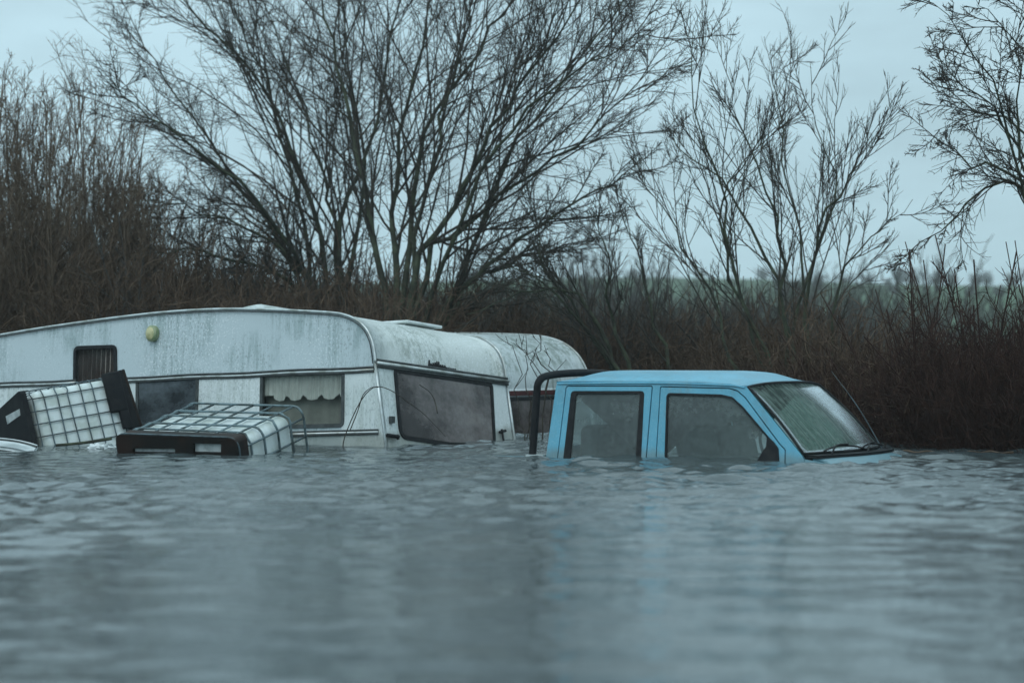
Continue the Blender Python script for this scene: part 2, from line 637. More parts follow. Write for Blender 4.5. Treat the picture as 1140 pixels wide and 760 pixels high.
def sstep(a, b, x):
    t = np.clip((x - a) / (b - a), 0, 1)
    return t * t * (3 - 2 * t)


# ------------------------------------------------------------------ terrain, hill, water
def bank_line(x):
    return 27.0 - 7.2 * sstep(1.6, 4.0, x) + .5 * np.sin(x * .7) + .3 * np.sin(x * 1.9 + 1)


def ground_z(x, y):
    dd = y - bank_line(x)
    z = -1.3 + 1.55 * sstep(-2.2, .8, dd) + .35 * sstep(.5, 8, dd)
    z = z + .06 * np.sin(x * 1.7 + y) * sstep(-1, 1, dd) + .04 * np.sin(x * 3.1 - y * 2.2)
    return z + .6 * sstep(40, 110, y)


xs = np.concatenate([-np.geomspace(300, 9, 30), np.linspace(-8.6, 8.6, 90), np.geomspace(9, 300, 30)])
ys = np.concatenate([np.linspace(-40, 12, 8), np.linspace(13, 36, 90), np.geomspace(37, 160, 24)])
X, Y = np.meshgrid(xs, ys)
tag(MB().grid(np.stack([X, Y, ground_z(X, Y)], -1)).build('ground', M['ground'], smooth=True), kind='structure')

xs = np.linspace(-420, 420, 85)
ys = np.concatenate([np.linspace(120, 620, 60), [760, 960]])
X, Y = np.meshgrid(xs, ys)
Zh = .8 + 14.5 * sstep(150, 470, Y) + .9 * np.sin(X * .021 + 1.3) * sstep(200, 420, Y) + .4 * np.sin(X * .06) * sstep(200, 420, Y) - 6 * sstep(500, 900, Y)
tag(MB().grid(np.stack([X, Y, Zh], -1)).build('hill', M['field'], smooth=True), kind='structure')


def hill_z(x, y):
    return .8 + 14.5 * sstep(150, 470, y) + .9 * np.sin(x * .021 + 1.3) * sstep(200, 420, y) + .4 * np.sin(x * .06) * sstep(200, 420, y)


xs = np.concatenate([-np.geomspace(120, 6.9, 22), np.linspace(-6.6, 6.6, 300), np.geomspace(6.9, 120, 22)])
ys = np.concatenate([-np.geomspace(40, 1, 8), np.linspace(0, 4, 16), np.linspace(4.1, 24.5, 470), np.geomspace(24.7, 44, 20)])
X, Y = np.meshgrid(xs, ys)
Z = np.zeros_like(X)
wr = np.random.default_rng(5)
for i in range(90):
    lam = math.exp(wr.uniform(math.log(.17), math.log(.62))) if i < 82 else wr.uniform(.8, 2.6)
    ang = wr.normal(R(82), R(36))
    amp = .0036 * lam ** .95 * wr.uniform(.5, 1.2) * (1.0 if i < 82 else .55)
    kx, ky = math.cos(ang) * 2 * np.pi / lam, math.sin(ang) * 2 * np.pi / lam
    ph = wr.uniform(0, 6.28)
    sn = np.sin(kx * X + ky * Y + ph + .9 * np.sin(.35 * X + .27 * Y + i) + .5 * np.sin(1.3 * X - .9 * Y + 2 * i))
    Z += amp * (sn if i % 3 else 2.0 * (.5 + .5 * sn) ** 2 - .75)      # every third train has sharper crests
gust = (.30 + .92 * sstep(7.5, 14, Y) - .12 * sstep(15, 20, Y)) * (1 + .25 * np.sin(.23 * X + 2.0 + .8 * np.sin(.21 * Y))) + (.08 + .17 * sstep(7, 12, Y)) * np.sin(.55 * X + 1.0 + .5 * np.sin(.33 * Y)) * np.sin(.42 * Y + .4)
fade = sstep(6.9, 6.2, np.abs(X)) * sstep(3.6, 4.6, Y) * sstep(24.6, 23.5, Y)
Z = Z * gust * fade * (1 - .35 * sstep(1.0, -1.5, X) * sstep(12, 16, Y))
tag(MB().grid(np.stack([X, Y, Z], -1)).build('flood_water', M['water'], smooth=True), kind='structure')

# ------------------------------------------------------------------ pickup truck
YAW, HW, TUM = R(31), .78, R(9)
A = V(math.cos(YAW), -math.sin(YAW), 0)
Lf = V(math.sin(YAW), math.cos(YAW), 0)
D0 = CH * F / 113
org = px(730, 511, D0) + Lf * HW
org[2] = 0
MT = frame(A, Lf, V(0, 0, 1), org)
truck = empty('pickup_truck', MT, 'sky blue double-cab pickup truck sunk in flood water up to its window sills', 'pickup truck')
nS = V(0, -math.cos(TUM), math.sin(TUM))


def side(x, y):
    p = hit(MT, x, y, V(0, -HW, 0), nS)
    return (p[0], p[2] / math.cos(TUM))


def near(a, b, dd):           # near flank; dd positive = outward
    return (a, -HW + b * math.sin(TUM) - dd * math.cos(TUM), b * math.cos(TUM) + dd * math.sin(TUM))


def farf(a, b, dd):
    p = near(a, b, dd)
    return (p[0], -p[1], p[2])


LOW = -.55


def tr(pts, low=()):
    return [side(*p) for p in pts] + [(a, LOW) if b is None else (a, b) for a, b in low]


xr0, xr1 = side(608, 507)[0], side(619.5, 427)[0]
wsT, wsB = side(831, 430.5), side(892.5, 506.5)
outer = [(xr0 - .05, LOW), side(608, 507), side(619, 430), side(620.5, 425.5), side(727, 424.5), side(812, 427), wsT, wsB, (wsB[0] + .02, wsB[1] - .03), (wsB[0] + .02, LOW)]
rd_hole = fillet([side(719.6, 514), side(726.9, 429), side(630, 429), side(619.6, 514)], [0, .02, .03, 0])
fd_hole = fillet([(side(875.4, 512)[0], -.1), side(874.8, 500), side(868.5, 493.5), side(830, 441.8), side(821, 434.2), side(812, 431.5), side(734.8, 429.6), side(729.5, 514)],
                 [0, .03, .03, .05, .03, .05, .02, 0])
rd_win = fillet([side(713.6, 516), side(717.6, 435), side(636, 435), side(626.5, 516)], [.0, .035, .035, .0])
rd_in = fillet([side(707.5, 514.5), side(712.5, 438), side(641.2, 438), side(634.5, 514.5)], [.0, .02, .02, .0])
fd_win = fillet([side(868, 516), side(867, 499), side(827.5, 452.5), side(815.5, 441.6), side(803, 438.8), side(742, 437), side(739.6, 516)],
                [0, .02, .1, .05, .1, .04, 0])
fd_in = inset(fd_win, .016)

for fn, nm in ((near, 'near'), (farf, 'far')):
    MB().panel(outer, [rd_hole, fd_hole], fn, 0, -.035).build('cab_side', M['blue'], truck)
    MB().panel(inset(rd_hole, -.012), [inset(rd_hole, .03)], fn, -.028, -.05).build('door_seal', M['black'], truck)
    MB().panel(inset(fd_hole, -.012), [inset(fd_hole, .03)], fn, -.028, -.05).build('door_seal', M['black'], truck)
    for hole, win, inn in ((rd_hole, rd_win, rd_in), (fd_hole, fd_win, fd_in)):
        dr = MB().panel(inset(hole, .009), [win], fn, .002, -.026).build('door', M['blue'], truck)
        MB().panel(inset(win, .0005), [inn], fn, .004, -.02).build('window_seal', M['black'], dr)
        MB().panel(inset(inn, -.004), [], fn, -.009, -.013).build('window', M['mist'] if nm == 'near' else M['fog'], dr)
    # door mirror base: black sail panel in the front corner of the front window
    MB().panel([side(867.2, 514), side(866.3, 498), side(861.5, 491.5), side(854.5, 485), side(853.5, 497), side(848, 505), side(843, 514)], [], fn, .012, -.008).build('mirror_base', M['black'], truck)
    # crease above the doors (drip rail)
    line = [fn(*side(a, b), .006) for a, b in ((621, 427.2), (727, 426.6), (810, 429), (829, 431.6))]
    MB().tubes(smooth_line(line, 16), .006, 5).build('drip_rail', M['blue'], truck, True)

# roof
zE = near(*side(700, 425), 0)[2]
nx, ny = 28, 33
tt = np.linspace(0, 1, nx)
g = np.zeros((nx, ny, 3))
ztop = near(*wsT, 0)
for i, t in enumerate(tt):
    xx = xr1 + (wsT[0] - xr1) * t
    ze = zE + (ztop[2] + .006 - zE) * sstep(.72, 1.0, t)
    yy = -near(0, ze / math.cos(TUM), 0)[1]
    crown = .088 * sstep(-.05, .17, t) * (1 - .62 * sstep(.82, 1.0, t))
    for j, v in enumerate(np.linspace(-1, 1, ny)):
        vv = math.copysign(abs(v) ** .8, v)
        bow = .05 * (1 - vv * vv) * sstep(.8, 1, t)
        rib = .005 * math.exp(-((abs(vv) - .55) / .05) ** 2) * sstep(.1, .2, t) * (1 - sstep(.85, .95, t))
        g[i, j] = (xx + bow - .03 * (1 - vv * vv) * (1 - sstep(0, .2, t)), yy * vv, ze + crown * (1 - abs(vv) ** 3.2) + rib)
MB().slab(g, (0, 0, -.02)).build('roof', M['blue'], truck, True)

# windscreen
nu, nv = 12, 21
top = g[-1]
ws = np.zeros((nu, nv, 3))
wb = near(*wsB, 0)
for j, v in enumerate(np.linspace(-1, 1, nv)):
    bw = 1 - v * v
    p_top = V(wsT[0] + .05 * bw + .008, (-ztop[1] - .005) * v, ztop[2] + .03 * (1 - abs(v) ** 3) - .004)
    p_bot = V(wsB[0] + .10 * bw + .008, (-wb[1] - .005) * v, wb[2] + .008)
    for i in range(nu):
        t = i / (nu - 1)
        ws[i, j] = p_top * (1 - t) + p_bot * t + V(.014, 0, .012) * math.sin(math.pi * t)
MB().slab(ws, (-.006, 0, -.006)).build('windscreen', M['screen'], truck, True)
rim = np.concatenate([ws[0], ws[1:, -1], ws[-1, ::-1][1:], ws[::-1, 0][1:-1]]) + V(.004, 0, .004)
MB().loop(rim, .011, 5).build('windscreen_seal', M['black'], truck, True)
# far and near pillars are the cab sides; scuttle panel and wipers under the screen
sc = np.zeros((5, nv, 3))
for j, v in enumerate(np.linspace(-1, 1, nv)):
    for i in range(5):
        t = i / 4
        sc[i, j] = ws[-1, j] + V(.02 + .10 * t, 0, -.006 - .004 * t)
MB().slab(sc, (0, 0, -.02)).build('scuttle', M['black_plastic'], truck, True)
for (va, vb, lift) in ((-.72, .18, .034), (.1, .97, .028)):
    ja = [int(round((q + 1) / 2 * (nv - 1))) for q in np.linspace(va, vb, 9)]
    ln = []
    for k, j in enumerate(ja):
        t = k / 8
        ln.append(ws[-1, j] + V(.02, 0, .016) + V(-.035, 0, .05) * math.sin(math.pi * min(1, t * 1.05)) * lift / .05)
    MB().tubes(smooth_line(ln, 18), .0075, 5, True).build('wiper', M['black'], truck, True)
    MB().tubes(smooth_line([ln[0] + V(.06, 0, -.03), ln[2] + V(.03, 0, .012), ln[5] + V(.012, 0, .012)], 10), .008, 5, True).build('wiper_arm', M['black'], truck, True)
# bonnet: breaks the surface just ahead of the screen
hd = np.zeros((14, 25, 3))
for i in range(14):
    t = i / 13
    for j, v in enumerate(np.linspace(-1, 1, 25)):
        vv = math.copysign(abs(v) ** .8, v)
        xx = wsB[0] + .03 + (.06 + .10 * (1 - vv * vv)) * (1 - t) + 1.15 * t
        hd[i, j] = (xx, .765 * vv, .044 - .095 * sstep(.0, .26, t) - .12 * t * t - .012 * abs(vv) ** 6)
MB().slab(hd, (0, 0, -.03)).build('bonnet', M['blue'], truck, True)
for sg in (-1, 1):   # front wings
    MB().panel([(wsB[0] + .025, LOW), (wsB[0] + .025, wsB[1] - .03), (wsB[0] + .3, -.01), (wsB[0] + 1.2, -.12), (wsB[0] + 1.2, LOW)], [], near if sg < 0 else farf, 0, -.03).build('wing', M['blue'], truck)
# rear wall with its window
rw = [(-.60, .56), (.60, .56), (.70, 0), (.72, LOW), (-.72, LOW), (-.70, 0)]
rwin = fillet([(-.52, .47), (.52, .47), (.58, .08), (-.58, .08)], .05)


def rear(a, b, dd):
    return (xr0 + .02 + (xr1 - xr0) * b / .58 + dd, a, b)


MB().panel(rw, [rwin], rear, 0, .03).build('rear_wall', M['blue'], truck)
MB().panel(rwin, [], rear, .012, .016).build('rear_window', M['mist'], truck)
# load bed just under the surface
bed = MB()
for sg in (-1, 1):
    bed.box((xr0 - .78, sg * .73, -.23), (1.42, .06, .45))
bed.box((xr0 - 1.47, 0, -.23), (.05, 1.4, .45))
bed.box((xr0 - .78, 0, -.43), (1.4, 1.4, .04))
bed.build('load_bed', M['blue'], truck)
# roll bar behind the cab
lb, lt = side(592.5, 510), side(597.5, 436)
P0, P1 = V(*near(lb[0], -.4, 0)), V(*near(lt[0], lt[1], 0))
half = [P0, V(*near(lb[0], .02, 0)), P1 - V(0, 0, .04), P1 + V(.004, .008, .055), P1 + V(.012, .04, .098), P1 + V(.018, .1, .122), P1 + V(.02, .3, .14), V(P1[0] + .02, 0, P1[2] + .15)]
bar = half + [V(p[0], -p[1], p[2]) for p in half[-2::-1]]
MB().tubes(smooth_line(bar, 60), .031, 10, True).build('roll_bar', M['black_plastic'], truck, True)
MB().box((lb[0] + .04, -HW + .02, .004), (.16, .12, .02)).build('roll_bar_foot', M['trim'], truck)
# aerial on the far wing
pb = hit(MT, 985.5, 498.5, V(0, .70, 0), V(0, 1, 0))
pt = hit(MT, 925.5, 413, V(0, .70, 0), V(0, 1, 0))
MB().tubes(smooth_line([pb + V(0, 0, -.05), pb * .5 + pt * .5 + V(.005, 0, .008), pt], 12), np.linspace(.005, .0028, 12), 5, True).build('aerial', M['cage'], truck, True)
MB().tubes([pb + V(.03, 0, -.06), pb + V(.006, 0, .012)], .018, 8, True).build('aerial_base', M['black'], truck, True)
# cabin
for (x0, y0) in ((.31, -.36), (.31, .36)):
    b = MB()
    b.rbox((0, 0, .0), (.16, .50, .62), .06)
    s_ = b.build('seat', M['seat'], truck, True)
    s_.location = (x0 - .12, y0, -.07)
    s_.rotation_euler = (0, R(-14), 0)
    hb = MB().rbox((0, 0, 0), (.11, .27, .17), .05).tubes([(0, -.06, -.16), (0, -.06, -.05)], .008, 5).tubes([(0, .06, -.16), (0, .06, -.05)], .008, 5)
    h_ = hb.build('headrest', M['seat'], truck, True)
    h_.location = (x0 - .225, y0, .345)
    h_.rotation_euler = (0, R(-10), 0)
b = MB().rbox((xr0 + .3, 0, 0), (.16, 1.3, .5), .06)
b.build('rear_bench', M['seat'], truck, True)
MB().rbox((wsB[0] - .12, 0, -.03), (.32, 1.36, .16), .05).build('dashboard', M['black_plastic'], truck, True)
a = np.linspace(0, 2 * np.pi, 24, endpoint=False)
ring = np.stack([-.07 * np.sin(a), .17 * np.cos(a), .17 * np.sin(a)], -1) + V(.80, -.36, .06)
MB().loop(ring, .014, 6).tubes([(.80, -.53, .06), (.80, -.19, .06)], .012, 5).build('steering_wheel', M['black_plastic'], truck, True)
MB().rbox((wsT[0] + .05, -.50, ztop[2] - .03), (.03, .14, .045), .012).build('sun_visor', M['black'], truck, True)
MB().rbox((wsT[0] + .04, 0, ztop[2] - .06), (.03, .22, .06), .012).build('rear_view_mirror', M['black'], truck, True)
# headlining, coloured pale so more light bounces in the cabin
MB().grid([[(xr0 + .05, -.6, .57), (xr0 + .05, .6, .57)], [(wsT[0] - .08, -.6, .575), (wsT[0] - .08, .6, .575)]]).build('headlining', M['pale_trim'], truck)


# ------------------------------------------------------------------ caravans
def side_fn(a, b, dd):        # near wall, dd positive = outward (towards -y)
    return (a, -dd, b)


def wall_window(van, sd, hole, frame_w, pane_mat, frame_mat, fn, depth=.0):
    fr = MB().panel(inset(hole, -.012), [inset(hole, frame_w)], fn, .012, -.02).build('window', frame_mat, van)
    MB().panel(inset(hole, frame_w - .004), [], fn, .002, -.003).build('pane', pane_mat, fr)
    return fr


def shell_sheet(prof, W, thick=.03):
    p = np.array(prof, float)
    g = np.zeros((len(p), 9, 3))
    for j, v in enumerate(np.linspace(0, 1, 9)):
        g[:, j, 0], g[:, j, 1], g[:, j, 2] = p[:, 0], W * v, p[:, 1]
    n = np.gradient(p, axis=0)
    n = np.stack([-n[:, 1], n[:, 0]], -1)
    n /= np.linalg.norm(n, axis=1, keepdims=True)
    if n[len(n) // 2, 1] < 0:
        n = -n
    return g, n


# --- first caravan
CY, CP, CR = R(35), R(2.2), R(5.2)
xa = V(math.cos(CY), -math.sin(CY), 0)
ya = V(math.sin(CY), math.cos(CY), 0)
za = V(0, 0, 1)
xa, za = xa * math.cos(CP) + za * math.sin(CP), za * math.cos(CP) - xa * math.sin(CP)
ya, za = ya * math.cos(CR) - za * math.sin(CR), za * math.cos(CR) + ya * math.sin(CR)
MC = frame(xa, ya, za, px(418, 404, 20.3))
van = empty('caravan', MC, 'weathered white caravan listing in the flood, big grimy front window and round yellow lamp', 'caravan')
WV = 2.02


def cs(x, y):
    p = hit(MC, x, y, V(0, 0, 0), V(0, 1, 0))
    return (p[0], p[2])


KF = .20                      # the front leans out below the belt


def front_fn(a, b, dd):       # a across, b below the belt line, dd outward
    nn = unit(V(1, 0, KF))
    return tuple(V(KF * b, a, -b) + nn * dd)


def cf(x, y):
    p = hit(MC, x, y, V(0, 0, 0), unit(V(1, 0, KF)))
    return (p[1], -p[2])


topl = [(418, 404), (416.3, 390), (413.8, 379), (409, 368.5), (402, 360.5), (394, 355), (385, 351.5), (372, 349), (340, 347), (300, 345.3), (255, 344.6), (215, 346), (175, 349), (135, 353.5), (90, 359.5), (45, 366), (0, 373.5)]
prof = [cs(*p) for p in topl]
prof = [tuple(q) for q in smooth_line([(p[0], p[1]) for p in prof], 64)]
xl, zl = prof[-1]
tail = [(xl - .3, zl - .06), (xl - .65, zl - .17), (xl - .92, zl - .33), (xl - 1.08, zl - .55), (xl - 1.16, zl - .85)]
prof = prof + tail
XB = xl - 1.16
wall_out = [(KF * 1.3, -1.3), (0, 0)] + prof[1:] + [(XB - .02, -1.3)]
w1 = fillet([cs(83, 433), cs(83.5, 386.5), cs(129.5, 385), cs(130, 433)], .06)
w2 = fillet([cs(152.5, 474), cs(153, 421.5), cs(221, 418.5), cs(219.5, 474)], .03)
w3 = fillet([cs(290.5, 476), cs(291.5, 417), cs(383, 413.5), cs(382.5, 474)], [.02, .03, .04, .05])
sw = MB().panel(wall_out, [w1, w2, w3], side_fn, 0, -.03).build('side_wall', M['van_side_shaded'], van)
MB().panel(wall_out, [w3], lambda a, b, dd: (a, WV + dd, b), 0, -.03).build('side_wall', M['van_side_shaded'], van)
# paler lower wall below the belt rail, proud of the upper skin
low_top = [cs(x, y) for x, y in ((0, 427), (82, 424.2))]
b0, b1, b2, b3 = cs(0, 427.0), cs(82, 424.0), cs(131, 422), cs(417.5, 408.5)


def belt(xx):
    return b0[1] + (b3[1] - b0[1]) * (xx - b0[0]) / (b3[0] - b0[0])


for (xa_, xb_) in ((XB + .1, w1[0][0] - .02), (w1[-1][0] + .02, w2[0][0] - .035), (w2[-1][0] + .035, w3[0][0] - .035), (w3[-1][0] + .03, KF * .03)):
    e = 0 if xb_ < -.1 else KF * 1.2
    MB().panel([(xa_, -1.2), (xa_, belt(xa_) - .03), (xb_, belt(xb_) - .03), (xb_ + e * .55, -.62), (xb_ + e, -1.2)], [], side_fn, .004, -.001).build('lower_panel', M['van_low'], van)
g, nrm = shell_sheet(prof, WV)
g[:, 0, 1] += .002
MB().slab(g, (-.02, 0, -.03)).build('roof_shell', M['van_shell'], van, True)
# edge trims following the profile
for yy in (-.006, WV + .006):
    ln = np.array([(p[0] + n[0] * .006, yy, p[1] + n[1] * .006) for p, n in zip(prof, nrm)])
    MB().tubes(ln, .012, 6, True).build('edge_trim', M['trim'], van, True)
    ln2 = np.array([(p[0] - n[0] * .016, yy - .012 if yy < 0 else yy + .012, p[1] - n[1] * .016) for p, n in zip(prof, nrm)])
    MB().tubes(ln2, .006, 5, True).build('edge_seal', M['rail_dark'], van, True)
    lo = np.array([(0, yy, 0), (KF * .4, yy, -.4), (KF * 1.2, yy, -1.2)])
    MB().tubes(lo, .014, 6, True).build('corner_trim', M['trim'], van, True)
# belt rail on the side: two dark lines with bright strip
for dz, r_, m_ in ((.0, .011, 'rail_dark'), (-.022, .012, 'trim'), (-.040, .008, 'rail_dark')):
    segs = MB()
    for a_, c_ in ((XB, w1[0][0] - .03), (w1[-1][0] + .03, -.01)):
        n_ = 14
        q = np.linspace(a_, c_, n_)
        segs.tubes(np.stack([q, np.full(n_, -.012), np.array([belt(v) for v in q]) + dz + .004 * np.sin(q * 5)], -1), r_, 6, True)
    segs.build('belt_rail', M[m_], van, True)
# lower side rail
r0, r1 = cs(300, 483.5), cs(420, 480)
for dz, m_, r_ in ((.012, 'rail_dark', .009), (-.006, 'trim', .011), (-.022, 'rail_dark', .008)):
    MB().tubes([(r0[0] - 3.2, -.014, r0[1] + dz - .0), (r1[0] + .02, -.014, r1[1] + dz)], r_, 6, True).build('lower_rail', M[m_], van, True)
# side windows with what hangs inside them
f1 = wall_window(van, 0, w1, .022, M['clear_glass'], M['black'], side_fn)
f2 = wall_window(van, 0, w2, .024, M['reflection_glass'], M['rail_dark'], side_fn)
f3 = wall_window(van, 0, w3, .022, M['clear_glass'], M['rail_dark'], side_fn)
for hole, f_, m_ in ((w1, f1, 'curtain_red'),):
    xs_ = np.linspace(min(p[0] for p in hole) - .03, max(p[0] for p in hole) + .03, 90)
    zt, zb = max(p[1] for p in hole) + .03, min(p[1] for p in hole) - .03
    ph = (xs_ - xs_[0]) * 2 * np.pi / .062
    g_ = np.stack([np.stack([xs_, .06 + .02 * np.sin(ph), np.full(90, z_)], -1) for z_ in (zt, zb)])
    MB().grid(g_).build('curtain', M[m_], van, True)
# scalloped pelmet in the third window
xa_, xb_ = min(p[0] for p in w3) - .03, max(p[0] for p in w3) + .03
zt = max(p[1] for p in w3) + .03
n_ = 120
q = np.linspace(xa_, xb_, n_)
s0 = [cs(x, 440)[0] for x in (301, 316, 334.5, 354, 373.5, 393)]
zlow = np.array([cs(340, 437)[1]] * n_)
for i, xq in enumerate(q):
    k = np.interp(xq, s0, np.arange(len(s0)))
    fr = k - math.floor(k)
    zlow[i] += -.055 * (math.sin(math.pi * fr) ** .6) - .010
MB().box(((xa_ + xb_) / 2, .12, cs(340, 450)[1]), (xb_ - xa_, .01, .75)).build('backing_sheet', M['backing_sheet'], van)  # plain grey sheet added behind the third window's pane
rows = [np.stack([q, .045 + .010 * np.sin(q * 95), zt * (1 - t) + zlow * t], -1) for t in np.linspace(0, 1, 5)]
MB().grid(np.stack(rows)).build('curtain', M['curtain'], van, True)
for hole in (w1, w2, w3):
    MB().box((sum(p[0] for p in hole) / len(hole), .34, sum(p[1] for p in hole) / len(hole)), (1.0, .02, .8)).build('interior_shade_sheet', M['interior_shade'], van)  # dark sheets added behind the windows to act as interior shade
# front: lower panel with the big window
flo, fhi = cf(437.5, 411.5), cf(549.5, 428)
fw = fillet([cf(438.5, 411), cf(547, 427.2), cf(550.5, 497), cf(500, 495.5), cf(445, 487)], [.05, .05, .02, .0, .10])
fo = [(0, .0), (WV, .0), (WV, 1.3), (0, 1.3)]
MB().panel(fo, [fw], front_fn, 0, -.03).build('front_panel', M['van_low'], van)
fr = MB().panel(inset(fw, -.010), [inset(fw, .026)], front_fn, .014, -.02).build('front_window', M['black'], van)
MB().panel(inset(fw, .022), [], front_fn, .004, -.002).build('pane', M['van_glass'], fr)
MB().grid([[(-.45, .1, .0), (-.45, WV - .1, .0)], [(-.45, .1, -1.0), (-.45, WV - .1, -1.0)]]).build('interior_shade_sheet', M['interior_shade'], van)  # dark sheet added so the front window looks into shade
MB().box((-.30, WV * .5, -.62), (.2, 1.7, .45)).build('front_bench', M['curtain_red'], van)
# front belt rail
for dz, dd, r_, m_ in ((-.026, .016, .012, 'rail_dark'), (.003, .022, .017, 'trim'), (.030, .014, .011, 'rail_dark')):
    MB().tubes([front_fn(.0, dz, dd), front_fn(WV * .5, dz, dd), front_fn(WV + .01, dz, dd)], r_, 6, True).build('front_rail', M[m_], van, True)
# little fittings on the front
c0, c1 = cf(434.5, 467.5), cf(433, 485.5)
MB().box(front_fn(c0[0], c0[1], .02), (.03, .05, .06)).build('marker_light', M['rail_dark'], van)
MB().tubes([front_fn(c1[0] - .06, c1[1], .03), front_fn(c1[0] + .10, c1[1] + .004, .03)], .018, 6, True).tubes([front_fn(c1[0] + .08, c1[1] - .015, .03), front_fn(c1[0] + .09, c1[1] + .03, .03)], .014, 6, True).build('window_catch', M['black'], van, True)
c2 = cf(557, 484)
MB().tubes([front_fn(c2[0], c2[1] - .05, .025), front_fn(c2[0] + .01, c2[1] + .14, .025)], .012, 6, True).tubes([front_fn(c2[0] - .04, c2[1] - .02, .025), front_fn(c2[0] + .06, c2[1] - .04, .025)], .014, 6, True).build('grab_handle', M['black'], van, True)
# smeared dark badge lettering over the rail (illegible in the photo)
lt_ = MB()
pp = np.array(prof)
br = np.random.default_rng(3)


def dome(x, y):
    """photo pixel onto the curved front above the belt, searched along its profile"""
    best = None
    for k in range(0, 18):
        p0, n0 = V(pp[k][0], 0, pp[k][1]), V(nrm[k][0], 0, nrm[k][1])
        h_ = hit(MC, x, y, p0, n0)
        e = np.linalg.norm((h_ - p0)[[0, 2]])
        if best is None or e < best[0]:
            best = (e, h_ + n0 * .006)
    return best[1]


strokes = []
xq = 476.5
for k in range(9):
    yb = 407.2 + (xq - 476) * .15 + br.uniform(-.5, .5)
    hgt = (6.0, 3.2, 3.4, 4.6, 6.4, 6.0, 3.0, 3.4, 2.8)[k]
    strokes += [[(xq, yb), (xq + .8, yb - hgt)], [(xq + .8, yb - hgt), (xq + 1.7, yb)], [(xq, yb), (xq + 2.6, yb + .4)]]
    xq += 2.0 + br.uniform(0, .4)
for k in range(5):
    yb = 411.2 + (xq - 495) * .17
    strokes += [[(xq, yb), (xq + .6, yb - 2.4)], [(xq + .6, yb - 2.4), (xq + 1.8, yb - .4)], [(xq, yb), (xq + 1.9, yb)]]
    xq += 2.3
for st in strokes:
    lt_.tubes([dome(*st[0]), dome(*st[1])], .0075, 4, True)
lt_.build('badge_lettering', M['black'], van)
# roof lights and vents
vt = cs(240, 346)
vb_ = MB()
base = [(vt[0] - .48, vt[1] - .03), (vt[0] - .40, vt[1] + .055), (vt[0] - .12, vt[1] + .105), (vt[0] + .02, vt[1] + .12), (vt[0] + .08, vt[1] + .12), (vt[0] + .36, vt[1] + .055), (vt[0] + .46, vt[1] - .03)]
vb_.panel(base, [], lambda a, b, dd: (a, dd, b), .55, 1.15)
vb_.build('roof_vent', M['skylight'], van)
sk = hit(MC, 455, 362, V(0, 1.25, 0), V(0, 1, 0))
s2 = hit(MC, 475, 363, V(0, 1.25, 0), V(0, 1, 0))
zr = np.interp(-sk[0], [-p[0] for p in prof], [p[1] for p in prof])
MB().rbox((sk[0] - .05, 1.25, sk[2] + .0), (.50, .55, .03), .012).build('skylight', M['skylight'], van, True)
MB().box((sk[0] - .08, 1.25, (sk[2] + zr) / 2 - .02), (.42, .45, max(.04, sk[2] - zr + .03))).build('skylight_base', M['trim'], van)
# round lamp
lc = cs(171.5, 371.5)
a = np.linspace(0, 2 * np.pi, 20, endpoint=False)


def disc(mb, c, r0_, r1_, d0_, d1_):
    r_a = np.stack([c[0] + r0_ * np.cos(a), np.full(20, -d0_), c[1] + r0_ * np.sin(a) * 1.12], -1)
    r_b = np.stack([c[0] + r1_ * np.cos(a), np.full(20, -d1_), c[1] + r1_ * np.sin(a) * 1.12], -1)
    return mb.add(np.concatenate([r_a, r_b]), [(i, (i + 1) % 20, 20 + (i + 1) % 20, 20 + i) for i in range(20)] + [tuple(range(20, 40))])


lp = disc(disc(MB(), lc, .072, .070, .0, .045), lc, .070, .056, .045, .058).build('lamp', M['lamp_rim'], van)
disc(MB(), lc, .061, .040, .052, .070).build('lamp_lens', M['lamp'], lp, True)

# --- second caravan, further back
C2 = R(30)
xa = V(math.cos(C2), -math.sin(C2), 0)
ya = V(math.sin(C2), math.cos(C2), 0)
za = V(0, 0, 1)
MC2 = frame(xa, ya, za, px(549, 436, 23.4))
van2 = empty('caravan', MC2, 'mildewed white caravan with a red-edged dark front window, half hidden behind the blue pickup', 'caravan')
W2 = 2.12
pf = [(0, 0), (-.02, .12), (-.07, .25), (-.15, .37), (-.27, .47), (-.42, .54), (-.62, .585), (-.9, .605), (-1.4, .62), (-2.2, .625), (-3.2, .60), (-3.9, .52), (-4.3, .36), (-4.5, .1)]
pf = [tuple(q) for q in smooth_line(pf, 50)]
g, nrm2 = shell_sheet(pf, W2)
MB().slab(g, (-.02, 0, -.03)).build('roof_shell', M['van_far'], van2, True)
wo2 = [(.2, -1.2)] + pf + [(-4.55, -1.2)]
MB().panel(wo2, [], side_fn, 0, -.03).build('side_wall', M['van_far'], van2)
MB().panel(wo2, [], lambda a_, b_, dd: (a_, W2 + dd, b_), 0, -.03).build('side_wall', M['van_far'], van2)
K2 = .12


def front2(a_, b_, dd):
    return tuple(V(K2 * b_, a_, -b_) + unit(V(1, 0, K2)) * dd)


